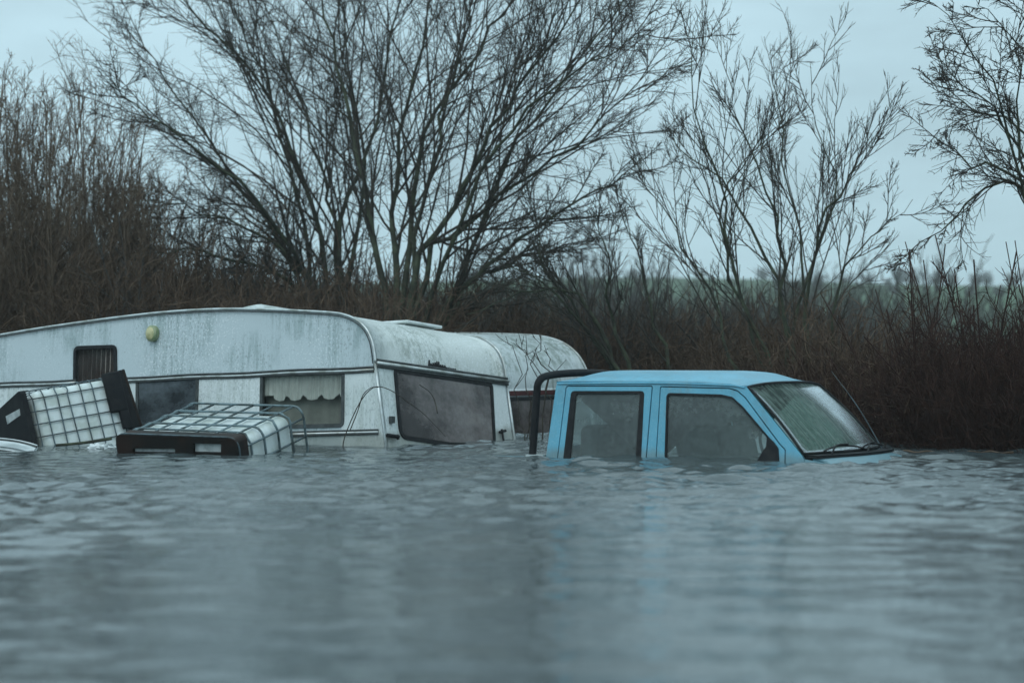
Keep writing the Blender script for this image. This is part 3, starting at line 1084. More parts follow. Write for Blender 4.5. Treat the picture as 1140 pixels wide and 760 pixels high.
fw2 = fillet([(.10, .07), (W2 - .10, .07), (W2 - .10, .62), (.10, .62)], .05)
MB().panel([(0, .0), (W2, 0), (W2, 1.2), (0, 1.2)], [fw2], front2, 0, -.03).build('front_panel', M['van_far'], van2)
fr2 = MB().panel(inset(fw2, -.01), [inset(fw2, .03)], front2, .012, -.02).build('front_window', M['black'], van2)
MB().panel(inset(fw2, .026), [], front2, .004, -.001).build('pane', M['van_glass'], fr2)
MB().box((.0, W2 / 2, -.02), (.05, W2, .05)).build('belt_stripe', M['red'], van2)
MB().box((-.25, W2 / 2, -.5), (.05, 1.8, .9)).build('interior_shade_sheet', M['interior_shade'], van2)  # dark sheet added as shade behind the second caravan's window
for yy in (-.004, W2 + .004):
    MB().tubes(np.array([(p[0] + n[0] * .005, yy, p[1] + n[1] * .005) for p, n in zip(pf, nrm2)]), .013, 6, True).build('edge_trim', M['trim'], van2, True)


# ------------------------------------------------------------------ caged tanks (intermediate bulk containers)
def rrect(hy, hz, r, n=5):
    pts = []
    for (sy, sz, a0) in ((1, 1, 0), (-1, 1, 90), (-1, -1, 180), (1, -1, 270)):
        for k in range(n + 1):
            a_ = R(a0 + 90 * k / n)
            pts.append((sy * (hy - r) + r * math.cos(a_), sz * (hz - r) + r * math.sin(a_)))
    return pts


def caged_tank(name, m, label, H, WB, WU, cage_r, n_ring, n_bar, tank_len, mats, slots, gap, bt=.15):
    """local x: from the base plate towards the top; y and z across"""
    t = empty(name, m, label, 'storage tank', 'white tanks in steel cages')
    MB().rbox((.03 + tank_len / 2, 0, 0), (tank_len, WB - 2 * gap, WU - 2 * gap), .09, 4).build('tank', M['tank'], t, True)
    cg = MB()
    jr = np.random.default_rng(int(H * 1000))
    rr = rrect(WB / 2, WU / 2, .10)
    for k in range(n_ring):
        xx = .035 + (H - .05) * k / (n_ring - 1)
        j1, j2 = jr.normal(size=2) * .007
        cg.loop([(xx + j1 * math.cos(2 * i_) + j2 * math.sin(i_ * .27), p[0] * (1 + j1 * .6), p[1] * (1 + j2 * .6)) for i_, p in enumerate(rr)], cage_r, 6)
    for sy in (-1, 1):
        for q in np.linspace(-WU / 2 + .10, WU / 2 - .10, n_bar):
            cg.tubes([(0, sy * (WB / 2 - .004), q), (H, sy * (WB / 2 - .004), q)], cage_r * .9, 5, True)
    for sz in (-1, 1):
        for q in np.linspace(-WB / 2 + .10, WB / 2 - .10, n_bar):
            cg.tubes([(0, q, sz * (WU / 2 - .004)), (H, q, sz * (WU / 2 - .004))], cage_r * .9, 5, True)
    cg.build('cage', M[mats[0]], t, True)
    MB().panel(fillet([(-WB / 2, -WU / 2), (WB / 2, -WU / 2), (WB / 2, WU / 2), (-WB / 2, WU / 2)], .06), slots, lambda a_, b_, dd: (dd, a_, b_), -bt, .0).build('base', M[mats[1]], t)
    MB().panel(inset(fillet([(-WB / 2, -WU / 2), (WB / 2, -WU / 2), (WB / 2, WU / 2), (-WB / 2, WU / 2)], .06), .03), [], lambda a_, b_, dd: (dd, a_, b_), -bt + .045, -bt + .03).build('base_plate', M[mats[2]], t)
    return t


# left tank: tipped over, base towards the left
t1 = R(30)
e1, rho = R(9), R(15)
ax_ = V(math.cos(t1) * math.cos(e1), math.sin(t1) * math.cos(e1), math.sin(e1))
c0_ = V(-math.sin(t1), math.cos(t1), 0)
u0_ = np.cross(ax_, c0_)
cc = c0_ * math.cos(rho) - u0_ * math.sin(rho)
uu = u0_ * math.cos(rho) + c0_ * math.sin(rho)
H1, WB1, WU1 = .86, .90, 1.02
corner = px(28, 433, 20.35)
m1 = frame(ax_, cc, uu, corner + cc * WB1 / 2 - uu * WU1 / 2)
hs = [hit(m1, x, y, V(-.05, 0, 0), V(1, 0, 0)) for x, y in ((7, 463), (22, 455), (23, 462), (9, 472))]
tk1 = caged_tank('caged_tank', m1, 'tipped caged white tank, its black square base facing outward with a pale label', H1, WB1, WU1, .0065, 8, 8, H1 - .03,
                 ('cage', 'black_plastic', 'black_plastic'), [], .018, .05)
MB().panel([(p[1], p[2]) for p in hs], [], lambda a_, b_, dd: (dd, a_, b_), -.056, -.049).build('label_plate', M['plate'], tk1)

MB().rbox((H1 - .055, -WB1 / 2 - .015, WU1 / 2 - .17), (.17, .05, .37), .015).rbox((H1 - .015, -WB1 / 2 - .012, WU1 / 2 - .42), (.09, .045, .20), .012).build('corner_guard', M['black_plastic'], tk1, True)

# middle tank: lying nearly flat, base towards the water
t2, e2 = R(28), R(14)
ax_ = V(math.sin(t2) * math.cos(e2), math.cos(t2) * math.cos(e2), math.sin(e2))
bb = V(-math.cos(t2), math.sin(t2), 0)          # local y points left so that x, y, z stay right-handed
roll = R(0.8)
uu = np.cross(ax_, bb)
bb, uu = bb * math.cos(roll) + uu * math.sin(roll), uu * math.cos(roll) - bb * math.sin(roll)
H2, WB2, WU2 = .86, 1.22, 1.0
corner = px(128, 483.5, 18.95)                  # left top corner of the base
m2 = frame(ax_, bb, uu, corner - bb * WB2 / 2 - uu * WU2 / 2 + ax_ * .15)


def sl2(x, y):
    p = hit(m2, x, y, V(-.15, 0, 0), V(1, 0, 0))
    return (p[1], p[2])


slots = [fillet([sl2(148, 498.8), sl2(195, 499.4), sl2(195, 504), sl2(148, 503.5)], .01), fillet([sl2(215, 493.3), sl2(246, 494), sl2(246, 504), sl2(215, 503.5)], .01)]
tk2 = caged_tank('caged_tank', m2, 'caged white tank lying flat in the water, its slotted dark brown base towards the viewer', H2, WB2, WU2, .0105, 5, 6, H2 - .17,
                 ('cage_pale', 'brown_plastic', 'plate'), slots, .03)

MB().loop([(-.135, p[0], p[1]) for p in rrect(WB2 / 2 + .006, WU2 / 2 + .006, .09)], .008, 6).build('front_hoop', M['cage'], tk2, True)
# black pallet standing up against the left tank
e3 = R(16)
ax3 = V(math.cos(R(24)) * math.cos(e3), math.sin(R(24)) * math.cos(e3), math.sin(e3))
up3 = unit(V(-.27, .05, .96) - ax3 * np.dot(ax3, V(-.27, .05, .96)))
dp3 = np.cross(up3, ax3)
mp_ = frame(ax3, dp3, up3, px(121, 414.5, 21.2) - up3 * .5)
pal = empty('plastic_pallet', mp_, 'black plastic pallet standing on edge between the left caged tank and the caravan', 'pallet')
MB().rbox((.0, .20, 0), (.05, .50, 1.0), .02).build('deck', M['black_plastic'], pal, True)
for yy in (.0, .20, .40):
    MB().rbox((.07, yy, 0), (.10, .09, .98), .015).build('runner', M['black_plastic'], pal, True)
MB().rbox((.13, .20, 0), (.03, .48, .98), .012).build('bottom_board', M['brown_plastic'], pal, True)

# white board and litter in the water
pts = [px(-14, 487.5, 19.6), px(0, 488.5, 19.6), px(18, 490.5, 19.5), px(34, 494, 19.5), px(42, 496.5, 19.4)]
ln = smooth_line(pts, 20)
gg = np.stack([ln + V(0, .0, .012), ln + V(.02, -.30, -.045)])
MB_ = MB().slab(gg, (0, .005, -.03)).build('floating_board', M['white_board'], None, True)
tag(MB_, 'white curved board with a dark stripe floating at the left edge below the black base', 'board')
MB().tubes(ln + V(0.006, -.09, .0), .011, 5, True).build('stripe', M['rail_dark'], MB_, True)
cr_ = np.random.default_rng(8)
for k, (xx, yy, dd_, s_) in enumerate(((116, 491, 19.7, .045), (107, 494, 19.6, .05), (122, 487, 19.8, .035))):
    c_ = px(xx, yy, dd_)
    c_[2] = .02
    a_ = np.linspace(0, 2 * np.pi, 12, endpoint=False)
    rings = []
    for z_, q_ in ((-.03, .9), (.015, 1.0), (.05, .7), (.075, .25)):
        rr_ = s_ * q_ * (1 + .35 * cr_.normal(size=12))
        rings.append(np.stack([c_[0] + 1.5 * rr_ * np.cos(a_), c_[1] + rr_ * np.sin(a_), np.full(12, z_ * s_ / .08) + .008 * cr_.normal(size=12)], -1))
    rings = np.array(rings)
    rings = np.concatenate([rings, rings[:, :1]], 1)
    o_ = MB().grid(rings).build('floating_litter', M['white_board'])
    tag(o_, ('crumpled pale scrap floating between the two caged tanks, the middle one', 'crumpled pale scrap floating nearest the left tank\'s lower edge', 'smallest crumpled pale scrap floating beside the dark brown base')[k], 'litter', 'pale litter floating by the tanks')
bl = [px(62, 495.5, 19.75), px(85, 493.5, 19.8), px(105, 491, 19.8), px(124, 488, 19.75)]
for q in bl:
    q[2] = max(q[2], .012)
tag(MB().tubes(smooth_line(bl, 14), .014, 6, True).build('floating_stick', M['bark'], None, True), 'dark stick floating along the foot of the left caged tank', 'stick')


for k_, (pts_, l_) in enumerate((([(1003, 505.5, 18.9), (1030, 506, 18.8), (1062, 507.5, 18.6)], 'thin dark branch floating off the end of the bonnet'), ([(1075, 508, 18.7), (1100, 507, 18.8), (1128, 508.5, 18.6)], 'thin dark branch floating at the foot of the right-edge bush'))):
    q_ = smooth_line([px(*p_) for p_ in pts_], 12)
    q_[:, 2] = .01 + .008 * np.sin(np.arange(12) * 1.3)
    tag(MB().tubes(q_, .010, 5, True).build('floating_branch', M['brown_twig'], None, True), l_, 'branch')


# ------------------------------------------------------------------ trees
def grow(par, prad, n, t0, t1_, ang, ln, up, P, rf, wob, tip=.0025, rg=rng):
    """children of every parent line: returns lines (N*n, P, 3) and radii"""
    N, Q, _ = par.shape
    t = t0 + (t1_ - t0) * (np.arange(n)[None] + rg.uniform(0, 1, (N, n))) / n
    f = t * (Q - 1)
    i = np.clip(f.astype(int), 0, Q - 2)
    u = (f - i)[..., None]
    r_ = np.arange(N)[:, None]
    p = par[r_, i] * (1 - u) + par[r_, i + 1] * u
    tg = par[r_, i + 1] - par[r_, i]
    tg /= np.linalg.norm(tg, axis=2, keepdims=True) + 1e-9
    pr = (prad[r_, i] * (1 - u[..., 0]) + prad[r_, i + 1] * u[..., 0])
    plen = np.linalg.norm(np.diff(par, axis=1), axis=2).sum(1)[:, None]
    rv = rg.normal(size=(N, n, 3))
    sd = np.cross(tg, rv)
    sd /= np.linalg.norm(sd, axis=2, keepdims=True) + 1e-9
    a_ = np.radians(rg.uniform(ang[0], ang[1], (N, n)))[..., None]
    dr = tg * np.cos(a_) + sd * np.sin(a_)
    L = plen * rg.uniform(ln[0], ln[1], (N, n)) * (1.15 - .75 * t)
    M_ = N * n
    p, dr, L, pr = p.reshape(M_, 3), dr.reshape(M_, 3), L.reshape(M_), pr.reshape(M_)
    out = np.zeros((M_, P, 3))
    out[:, 0] = p
    st = (L / (P - 1))[:, None]
    cur = dr.copy()
    for k in range(1, P):
        cur = cur + rg.normal(size=(M_, 3)) * wob + V(0, 0, up / P)
        cur /= np.linalg.norm(cur, axis=1, keepdims=True)
        out[:, k] = out[:, k - 1] + cur * st
    r0_ = np.maximum(pr * rf, tip * 1.3)
    rad = r0_[:, None] * (1 - np.linspace(0, 1, P)[None] ** 1.2) + tip
    return out, rad


def stems_px(traces, D, r0, rtip, depth, rg, P=14):
    out, rad = [], []
    for tr_ in traces:
        k = rg.uniform(-depth, depth)
        pts = []
        m = len(tr_)
        for j, (x, y) in enumerate(tr_):
            fr_ = j / (m - 1)
            pts.append(px(x, y, D + k * fr_ ** 1.2))
        ln_ = smooth_line(pts, P)
        ln_[1:-1] += rg.normal(size=(P - 2, 3)) * .03
        out.append(ln_)
        rad.append((rtip + (r0 - rtip) * (1 - np.linspace(0, 1, P)) ** 1.35) * rg.uniform(.7, 1.0))
    return np.array(out), np.array(rad)


def taller(traces, by=260):
    """stems that leave the top of the photo go on growing above it"""
    out = []
    for q in traces:
        q = list(q)
        if q[-1][1] <= 12:
            dx, dy = q[-1][0] - q[-2][0], q[-1][1] - q[-2][1]
            k = by / max(1, abs(dy))
            q += [(q[-1][0] + dx * k * .30, q[-1][1] - by * .5), (q[-1][0] + dx * k * .42, q[-1][1] - by)]
        out.append(q)
    return out


def make_tree(name, label, stems, rad, levels, mats, group=None, base=None, seed=1, K0=7):
    rg = np.random.default_rng(seed)
    base = stems[:, 0].mean(0) if base is None else np.asarray(base)
    t = empty(name, Matrix.Translation(Vector(base)), label, 'tree' if 'tree' in name or name == 'willow' else ('bush' if 'bush' in name or 'shrub' in name else 'sapling'), group)
    MB().tubes(stems - base, rad, K0).build('trunk', mats[0], t, True)
    mb = MB()
    cur, cr0 = stems, rad
    for lv in levels:
        ch, r_ = grow(cur, cr0, rg=rg, **lv)
        mb.tubes(ch - base, r_, 4 if ch.shape[1] > 5 else 3)
        cur, cr0 = ch, r_
    mb.build('crown', mats[1], t, True)
    return t


def lv(n, t0, t1_, ang, ln, up, P, rf, wob, tip):
    return dict(n=n, t0=t0, t1_=t1_, ang=ang, ln=ln, up=up, P=P, rf=rf, wob=wob, tip=tip)


big = [lv(19, .12, .96, (14, 42), (.16, .46), .20, 11, .40, .07, .0030), lv(8, .10, .97, (18, 52), (.24, .60), .08, 7, .36, .10, .0020), lv(8, .08, .96, (20, 58), (.28, .75), .03, 4, .42, .13, .0015)]
A_tr = [
    [(372, 400), (376, 330), (374, 250), (362, 212), (350, 170), (335, 110), (312, 50), (290, -14)],
    [(378, 400), (379, 330), (379, 252), (395, 205), (415, 150), (428, 90), (438, 30), (446, -20)],
    [(356, 400), (348, 330), (336, 240), (316, 170), (300, 100), (276, 40), (255, -14)],
    [(352, 400), (345, 320), (320, 270), (280, 215), (230, 175), (182, 140), (145, 112), (122, 88)],
    [(350, 400), (340, 330), (300, 300), (240, 285), (180, 281), (120, 292)],
    [(358, 400), (350, 330), (325, 288), (270, 250), (210, 232), (158, 222)],
    [(366, 400), (362, 300), (345, 220), (320, 150), (290, 95), (240, 40), (200, -5)],
    [(350, 390), (330, 310), (290, 240), (255, 190), (205, 120), (168, 66), (150, 22)],
    [(380, 400), (388, 300), (402, 220), (398, 140), (385, 70), (378, -14)],
]
B_tr = [
    [(438, 400), (442, 300), (437, 260), (440, 220), (446, 165), (456, 100), (470, 40), (482, -20)],
    [(450, 400), (458, 300), (474, 215), (488, 150), (501, 95), (515, 40), (530, -20)],
    [(452, 400), (464, 295), (500, 236), (521, 200), (546, 150), (571, 110), (602, 60), (642, 8)],
    [(456, 400), (476, 290), (520, 250), (561, 215), (611, 180), (661, 140), (702, 100), (750, 55)],
    [(478, 400), (500, 345), (521, 303), (546, 225), (572, 165), (602, 122), (650, 62), (690, 10)],
    [(470, 400), (500, 340), (558, 282), (620, 240), (676, 208), (726, 190)],
    [(434, 400), (428, 320), (411, 250), (401, 190), (386, 120), (371, 60), (356, -14)],
    [(446, 400), (452, 290), (466, 190), (492, 110), (545, 40), (575, -14)],
    [(462, 400), (490, 300), (535, 200), (580, 130), (640, 80), (690, 55), (735, 30)],
    [(470, 400), (520, 320), (570, 290), (620, 278), (670, 268)],
]
rg_ = np.random.default_rng(21)
st, rd = stems_px(taller(A_tr), 29.5, .046, .005, 2.6, rg_, 18)
make_tree('bare_tree', 'large bare many-stemmed tree behind the white caravan, the one spreading left over the thicket', st, rd, big, (M['bark'], M['twig']), seed=31)
st, rd = stems_px(taller(B_tr), 27.5, .048, .005, 2.4, rg_, 18)
make_tree('bare_tree', 'large bare tree with a thick fan of stems leaning right above the caravan roof', st, rd, big, (M['bark'], M['twig']), seed=32)

C_tr = [
    [(880, 470), (862, 415), (840, 370), (822, 320), (808, 262), (803, 222), (790, 170), (776, 110), (770, 50), (782, 8)],
    [(870, 470), (842, 380), (812, 300), (804, 235), (820, 190), (850, 160), (884, 128)],
    [(850, 470), (815, 400), (798, 340), (768, 290), (742, 240), (720, 208), (712, 172)],
    [(905, 470), (903, 380), (894, 330), (896, 270), (880, 200), (870, 135), (866, 90), (886, 55)],
    [(900, 470), (896, 330), (916, 250), (940, 210), (960, 178), (984, 148)],
    [(920, 470), (928, 400), (932, 315), (958, 280), (985, 252), (1016, 222)],
    [(890, 470), (880, 360), (850, 280), (802, 205), (762, 172), (738, 138)],
    [(880, 470), (872, 340), (868, 260), (845, 190), (822, 130), (812, 75)],
    [(885, 470), (890, 350), (905, 280), (930, 200), (905, 130), (902, 70)],
]
wil = [lv(9, .18, .95, (12, 34), (.20, .52), .40, 9, .36, .06, .0024), lv(7, .10, .96, (14, 38), (.28, .70), .30, 6, .38, .08, .0018), lv(5, .12, .95, (14, 42), (.30, .75), .15, 4, .45, .10, .0014)]
st, rd = stems_px(C_tr, 24.5, .032, .0035, 1.8, rg_)
make_tree('willow', 'slender open bare willow rising right behind the pickup cab against the grey sky', st, rd, wil, (M['bark'], M['twig']), seed=33)
D_tr = [
    [(735, 470), (702, 425), (668, 388), (640, 343), (616, 312), (605, 275), (594, 242), (588, 212)],
    [(715, 470), (690, 385), (679, 342), (678, 306), (672, 268), (660, 235)],
    [(730, 470), (690, 410), (650, 360), (610, 320), (570, 296), (535, 288)],
    [(700, 470), (670, 370), (640, 330), (600, 322), (560, 335), (520, 350)],
    [(760, 470), (745, 400), (722, 330), (706, 270), (690, 225)],
]
st, rd = stems_px(D_tr, 26.0, .036, .004, 1.2, rg_)
make_tree('leaning_tree', 'small bare tree whose dark stems lean left above the second caravan', st, rd, wil, (M['bark'], M['twig']), seed=34)
E_tr = [
    [(1215, 470), (1175, 330), (1150, 250), (1130, 198), (1085, 220), (1060, 238), (1022, 274), (1004, 292)],
    [(1210, 470), (1172, 320), (1140, 215), (1120, 140), (1092, 72), (1062, 22), (1024, -2)],
    [(1212, 470), (1175, 320), (1142, 210), (1132, 120), (1136, 40), (1122, -20)],
    [(1215, 470), (1180, 300), (1140, 150), (1095, 125), (1060, 105), (1030, 92)],
    [(1215, 470), (1180, 310), (1136, 200), (1090, 185), (1055, 165), (1034, 150)],
    [(1218, 470), (1190, 300), (1170, 180), (1150, 80), (1110, 30), (1080, -15)],
    [(1222, 470), (1200, 300), (1180, 160), (1170, 60), (1160, -20)],
    [(1220, 470), (1182, 300), (1125, 150), (1080, 95), (1040, 62)],
]
st, rd = stems_px(E_tr, 22.5, .034, .003, 1.2, rg_, 14)
make_tree('bare_tree', 'dark bare tree at the right edge with twiggy branches drooping into the picture', st, rd,
          [lv(13, .30, .96, (18, 55), (.08, .26), .06, 9, .34, .08, .0024), lv(8, .10, .97, (22, 55), (.28, .66), .02, 6, .38, .11, .0018), lv(5, .10, .95, (22, 58), (.30, .75), 0, 4, .45, .13, .0015)], (M['bark'], M['twig']), seed=35)

# saplings at the left edge and further bare trees behind
rs = np.random.default_rng(77)


def upright(xc, D, top, spread_px, n, r0, curve=.25, sink=.4, rg=rs, lo=.55, pw=1.0):
    """n upright stems from a common foot; top = photo row of the tallest tips"""
    tr_ = []
    zt_ = CH - (top - HZ) / F * D
    xb = (xc - 570) / F * D
    out = []
    for k in range(n):
        h_ = (zt_ + sink) * (lo + (1 - lo) * rg.uniform(0, 1) ** pw)
        dx = rg.normal() * spread_px / F * D * .5
        dy = rg.normal() * .5
        b_ = V(xb + dx * curve + rg.normal() * .08, D + dy * .4 + rg.normal() * .08, -sink)
        t_ = V(xb + dx, D + dy, -sink + h_)
        mid = b_ * .5 + t_ * .5 + V(-dx * .15 + rg.normal() * .06, rg.normal() * .06, 0)
        out.append(smooth_line([b_, mid, t_], 9))
    st_ = np.array(out)
    return st_, np.linspace(r0, .006, 9)[None] * rg.uniform(.6, 1.15, (n, 1))


sap = [lv(10, .10, .96, (10, 38), (.16, .48), .4, 8, .36, .09, .0022), lv(8, .10, .97, (16, 50), (.28, .68), .15, 5, .42, .12, .0017), lv(3, .15, .95, (18, 55), (.35, .8), .05, 4, .5, .13, .0014)]
saps = [(-45, 31.5, 150, 90, 16), (60, 31.5, 165, 120, 16), (125, 31.0, 205, 110, 16), (280, 32.0, 262, 120, 16), (-20, 27.5, 95, 60, 12), (18, 28.5, 95, 55, 14), (58, 27.8, 130, 60, 14), (98, 29.5, 110, 60, 12), (140, 28.6, 170, 70, 14), (185, 30.5, 190, 80, 12), (235, 29.8, 225, 90, 12)]
sl_ = ['brown sapling clump behind the others at the very left edge', 'brown sapling clump standing behind the front row near the left edge', 'brown sapling clump behind the front row, just left of the big tree\'s outer branches', 'low brown sapling clump seen through the big tree\'s left-hand stems', 'tall brown sapling cut off by the left edge', 'tall brown sapling nearest the left edge that shows whole, thick with upright twigs', 'brown sapling second in from the left edge, a little lower than its neighbours',
       'thin brown sapling third in from the left edge, its tips high in the sky', 'brown bushy sapling under the outer left branches of the big tree', 'low brown sapling tangled with the big tree\'s lowest left branches',
       'lowest brown sapling over the caravan roof, left of the big tree\'s trunks']
for (q, l_, k) in zip(saps, sl_, range(20)):
    st, rd = upright(q[0], q[1], q[2] - 22, q[3] * 1.2, q[4] + 4, .018)
    make_tree('sapling', l_, st, rd, sap, (M['pale_twig'], M['pale_twig']), 'brown saplings left of the big trees', seed=50 + k, K0=5)

# right hand bushes: dark, with upright shoots
bush = [lv(9, .08, .8, (14, 50), (.14, .38), .3, 7, .40, .10, .0022), lv(8, .12, .97, (18, 58), (.3, .7), .1, 4, .45, .13, .0016)]
rb = [(985, 22.0, 318, 110, 22), (1040, 21.0, 262, 110, 24), (1092, 20.4, 255, 100, 26), (1140, 19.9, 238, 100, 26), (1195, 19.6, 250, 100, 20), (940, 23.0, 340, 100, 18)]
bl_ = ['dark bush just right of the pickup aerial', 'dark bush with tall whip-like shoots, between the aerial and the right-edge tree', 'dark red-brown bush rooted at the water under the drooping branches',
       'dark red-brown bush at the right edge with the tallest shoots', 'dark bush beyond the right edge, only its outer twigs showing', 'dark bush directly behind the pickup windscreen']
for (q, l_, k) in zip(rb, bl_, range(9)):
    st, rd = upright(q[0], q[1], q[2], q[3], q[4] + 8, .008, sink=.5, lo=.4, pw=2.0)
    make_tree('bush', l_, st, rd, bush, (M['red_twig'], M['red_twig']), 'dark bushes right of the pickup', seed=70 + k, K0=4)

# hedge shrubs along the flooded bank: shared shapes, individually placed
protos = []
for k in range(4):
    st, rd = upright(570, 28, 318 - 12 * k, 130, 22, .016, sink=.3)
    st = st - V(0, 28, 0)
    protos.append((st, rd))
pob = []
for k, (st, rd) in enumerate(protos):
    t = make_tree('hedge_shrub', 'bare grey-brown shrub in the tangled hedge behind the caravans and pickup', st, rd, bush, (M['grey_twig'] if k % 2 else M['brown_twig'], M['grey_twig'] if k % 2 else M['brown_twig']),
                  'bare shrubs of the hedge behind the vehicles', base=(0, 0, -.3), seed=90 + k, K0=4)
    pob.append(t)
pos = []
for xq in np.linspace(20, 985, 40):
    D_ = 27.6 + rs.uniform(0, 4.5)
    pos.append((xq + rs.uniform(-12, 12), D_))
for i, (xq, D_) in enumerate(pos):
    src = pob[i % 4]
    if i < 4:
        t = src
    else:
        t = src.copy()
        COL.objects.link(t)
        for c in src.children:
            d_ = c.copy()
            COL.objects.link(d_)
            d_.parent = t
    sc_ = rs.uniform(.8, 1.15) * (1.12 if xq < 560 else .98 if xq < 860 else .85)
    x_ = (xq - 570) / F * D_
    t.matrix_world = Matrix.Translation((x_, D_, -.15)) @ Matrix.Rotation(rs.uniform(0, 6.28), 4, 'Z') @ Matrix.Scale(sc_, 4)

# undergrowth: one tangled mass nobody could count
ug = np.random.default_rng(15)


def mass(n, xr_, dfn, hfn, lean, rad, P=5):
    x_ = ug.uniform(*xr_, n)
    D_ = dfn(x_)
    h_ = hfn(x_) * ug.uniform(.35, 1.0, n)
    b_ = np.stack([x_, D_, np.full(n, -.35)], -1)
    out = np.zeros((n, P, 3))
    out[:, 0] = b_
    dr = np.stack([ug.normal(size=n) * lean, ug.normal(size=n) * lean, np.ones(n)], -1)
    for k in range(1, P):
        dr = dr + ug.normal(size=(n, 3)) * .22
        dr /= np.linalg.norm(dr, axis=1, keepdims=True)
        out[:, k] = out[:, k - 1] + dr * ((h_ + .35) / (P - 1))[:, None]
    return out, np.linspace(rad, rad * .35, P)[None] * ug.uniform(.6, 1.2, (n, 1))


u1 = MB()
ln, r_ = mass(10500, (-9.5, 3.6), lambda x: bank_line(x) + ug.uniform(-.6, 4.5, len(x)), lambda x: 2.0 - .50 * sstep(-.8, .6, x) + .5 * sstep(-2.6, -4.2, x), .34, .007)
u1.tubes(ln, r_, 3)
c_, cr2 = grow(ln, r_, 4, .2, 1, (25, 75), (.2, .5), .05, 4, .5, .25, .0025, rg=ug)
u1.tubes(c_, cr2, 3)
tag(u1.build('undergrowth', M['brown_twig'], None, True), 'tangled brown undergrowth behind the caravans and the pickup', 'undergrowth', kind='stuff')
u2 = MB()
ln, r_ = mass(11000, (2.4, 9.5), lambda x: bank_line(x) + ug.uniform(-1.1, 3.0, len(x)), lambda x: .74 + .62 * sstep(2.6, 5.0, x), .20, .0055)
u2.tubes(ln, r_, 3)
c_, cr2 = grow(ln, r_, 4, .1, 1, (20, 60), (.2, .5), .1, 4, .5, .2, .002, rg=ug)
u2.tubes(c_, cr2, 3)
tag(u2.build('undergrowth', M['red_twig'], None, True), 'dense dark red-brown scrub standing in the water right of the pickup', 'undergrowth', kind='stuff')

# a far wood and the trees on the hill crest
fw_ = MB()
n = 2600
x_ = ug.uniform(-45, 32, n)
D_ = ug.uniform(85, 135, n)
keep = x_ < 24 - .0 * D_
x_, D_ = x_[keep], D_[keep]
n = len(x_)
h_ = ug.uniform(2.5, 5.6, n) * (1 - .12 * sstep(5, 22, x_)) * (.85 + .15 * np.sin(x_ * .5))
out = np.zeros((n, 5, 3))
out[:, 0] = np.stack([x_, D_, np.full(n, .5)], -1)
dr = np.stack([ug.normal(size=n) * .18, ug.normal(size=n) * .18, np.ones(n)], -1)
for k in range(1, 5):
    dr = dr + ug.normal(size=(n, 3)) * .12
    dr /= np.linalg.norm(dr, axis=1, keepdims=True)
    out[:, k] = out[:, k - 1] + dr * (h_ / 4)[:, None]
r_ = np.linspace(.05, .014, 5)[None] * ug.uniform(.6, 1.2, (n, 1))
fw_.tubes(out, r_, 3)
c_, cr2 = grow(out, r_, 6, .2, 1, (20, 55), (.2, .45), .3, 4, .6, .14, .012, rg=ug)
fw_.tubes(c_, cr2, 3)
tag(fw_.build('far_wood', M['far_twig'], None, True), 'grey hazy bare wood beyond the hedge', 'wood', kind='stuff')

fst = upright(570, 450, 372, 30, 7, .10, sink=.2)
fs, fr_ = fst
fs = fs - V(0, 450, 0)
fs[:, :, 1] *= 1.0
src = make_tree('far_tree', 'hazy bare tree on the skyline of the far green hill', fs, np.maximum(fr_, .03), [lv(14, .2, 1, (20, 60), (.2, .5), .3, 5, .6, .14, .026), lv(9, .2, 1, (20, 60), (.3, .6), .1, 4, .7, .14, .018)],
                (M['far_twig'], M['far_twig']), 'bare trees along the far hill', base=(0, 0, -.2), seed=140, K0=4)
cp = [(-60 + 13.5 * k + rs.uniform(-4, 4), 452 + rs.uniform(-14, 20), rs.uniform(.35, .8)) for k in range(13)]
cp += [(620 / 1 * 0 + (q - 570) / F * 455, 455 + rs.uniform(-8, 8), s_) for q, s_ in ((865, .7), (905, .5), (940, .6), (965, .6), (1002, .8), (1026, 1.05), (1045, .9), (1062, .75), (1085, .6), (1100, .8), (1120, .65), (1145, .9), (1170, .8))]
cp += [((q - 570) / F * 330, 330 + rs.uniform(-6, 6), rs.uniform(.4, .6)) for q in (870, 893, 915, 1000, 1080, 1120)]
for i, (x_, y_, s_) in enumerate(cp):
    if i == 0:
        t = src
    else:
        t = src.copy()
        COL.objects.link(t)
        for c in src.children:
            d_ = c.copy()
            COL.objects.link(d_)
            d_.parent = t
    s_ *= .8
    t.matrix_world = Matrix.Translation((x_, y_, float(hill_z(x_, y_)) - .3)) @ Matrix.Rotation(rs.uniform(0, 6.28), 4, 'Z') @ Matrix.Diagonal((s_ * 1.5, s_ * 1.5, s_, 1))

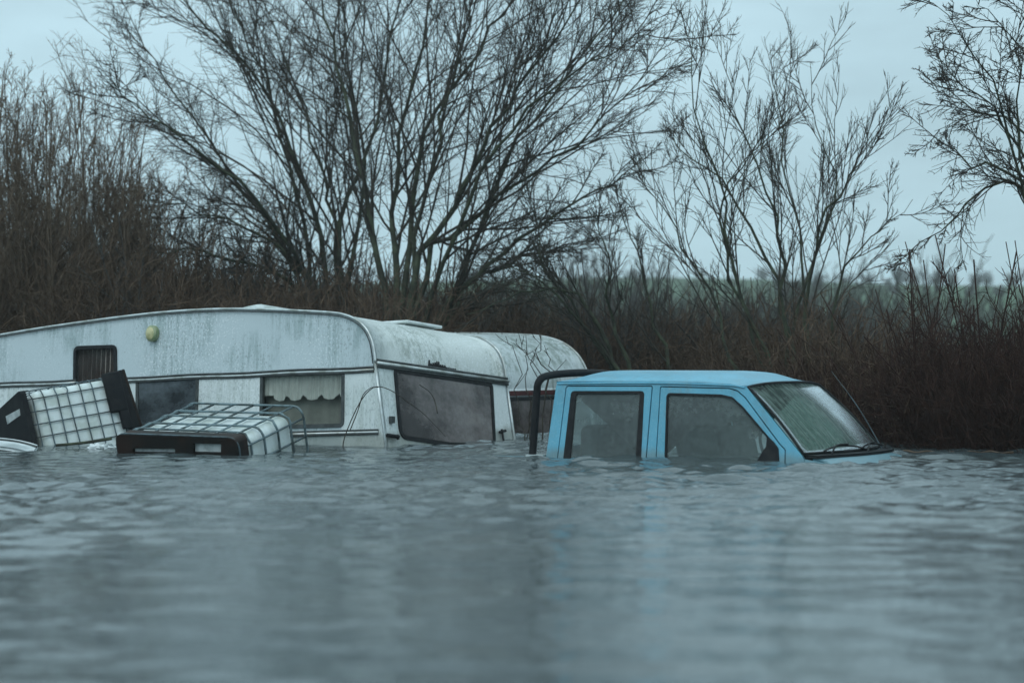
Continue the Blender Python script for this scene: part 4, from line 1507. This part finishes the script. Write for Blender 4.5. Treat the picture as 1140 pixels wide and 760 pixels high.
# ------------------------------------------------------------------ stems standing before the caravans
br_ = [([(380.5, 500), (386, 480), (400, 449), (413, 433), (424, 430.5), (438, 436), (452, 446), (470, 459), (486, 475), (496, 486)], 19.8, 'arching bramble stem crossing the front corner of the white caravan, the longer arc'),
       ([(390, 478), (398, 458), (404, 440), (413, 431.5), (421, 431)], 20.0, 'short bramble stem curling against the caravan\'s side by its front corner'),
       ([(487, 460), (484, 446), (478, 436), (467, 428)], 19.9, 'thin bramble tip lying across the caravan\'s grimy front window')]
for tr_, D_, l_ in br_:
    ln = smooth_line([px(x, y, D_ + .12 * math.sin(k)) for k, (x, y) in enumerate(tr_)], 26)
    if tr_[0][1] < 490:
        pass
    else:
        ln[0][2] = -.2
    tag(MB().tubes(ln, np.linspace(.0055, .003, 26), 5, True).build('bramble_stem', M['twig'], None, True), l_, 'bramble')
S_tr = [
    [(583, 498), (580, 470), (577, 440), (575, 410), (568, 388), (563, 374)],
    [(584, 498), (588, 440), (586, 415), (580, 395), (575, 377)],
    [(590, 498), (596, 430), (592, 400), (586, 385), (577, 370)],
    [(598, 498), (599, 430), (596, 400), (593, 374)],
    [(604, 498), (606, 430), (604, 400), (600, 380), (602, 372)],
    [(612, 498), (614, 430), (612, 405), (610, 388)],
]
st, rd = stems_px(S_tr, 21.6, .009, .004, .25, rg_, 10)
make_tree('sapling', 'thin bare stems growing in front of the second caravan\'s pale end', st, rd, [lv(2, .4, 1, (15, 40), (.12, .3), .3, 5, .5, .06, .0022)], (M['twig'], M['twig']), seed=36, K0=5)

# ------------------------------------------------------------------ haze
b = MB().box((0, 460, 11), (1060, 1100, 26))
b.build('haze', bpy.data.materials.new('damp_air'), None)
hz = bpy.data.objects['haze']
tag(hz, 'pale damp air over the flooded fields', 'haze', kind='stuff')
hm = hz.data.materials[0]
hm.use_nodes = True
hm.node_tree.nodes.clear()
o_ = hm.node_tree.nodes.new('ShaderNodeOutputMaterial')
v_ = hm.node_tree.nodes.new('ShaderNodeVolumePrincipled')
v_.inputs['Color'].default_value = (.93, .98, 1.0, 1)
v_.inputs['Density'].default_value = .00065
hm.node_tree.links.new(v_.outputs[0], o_.inputs['Volume'])
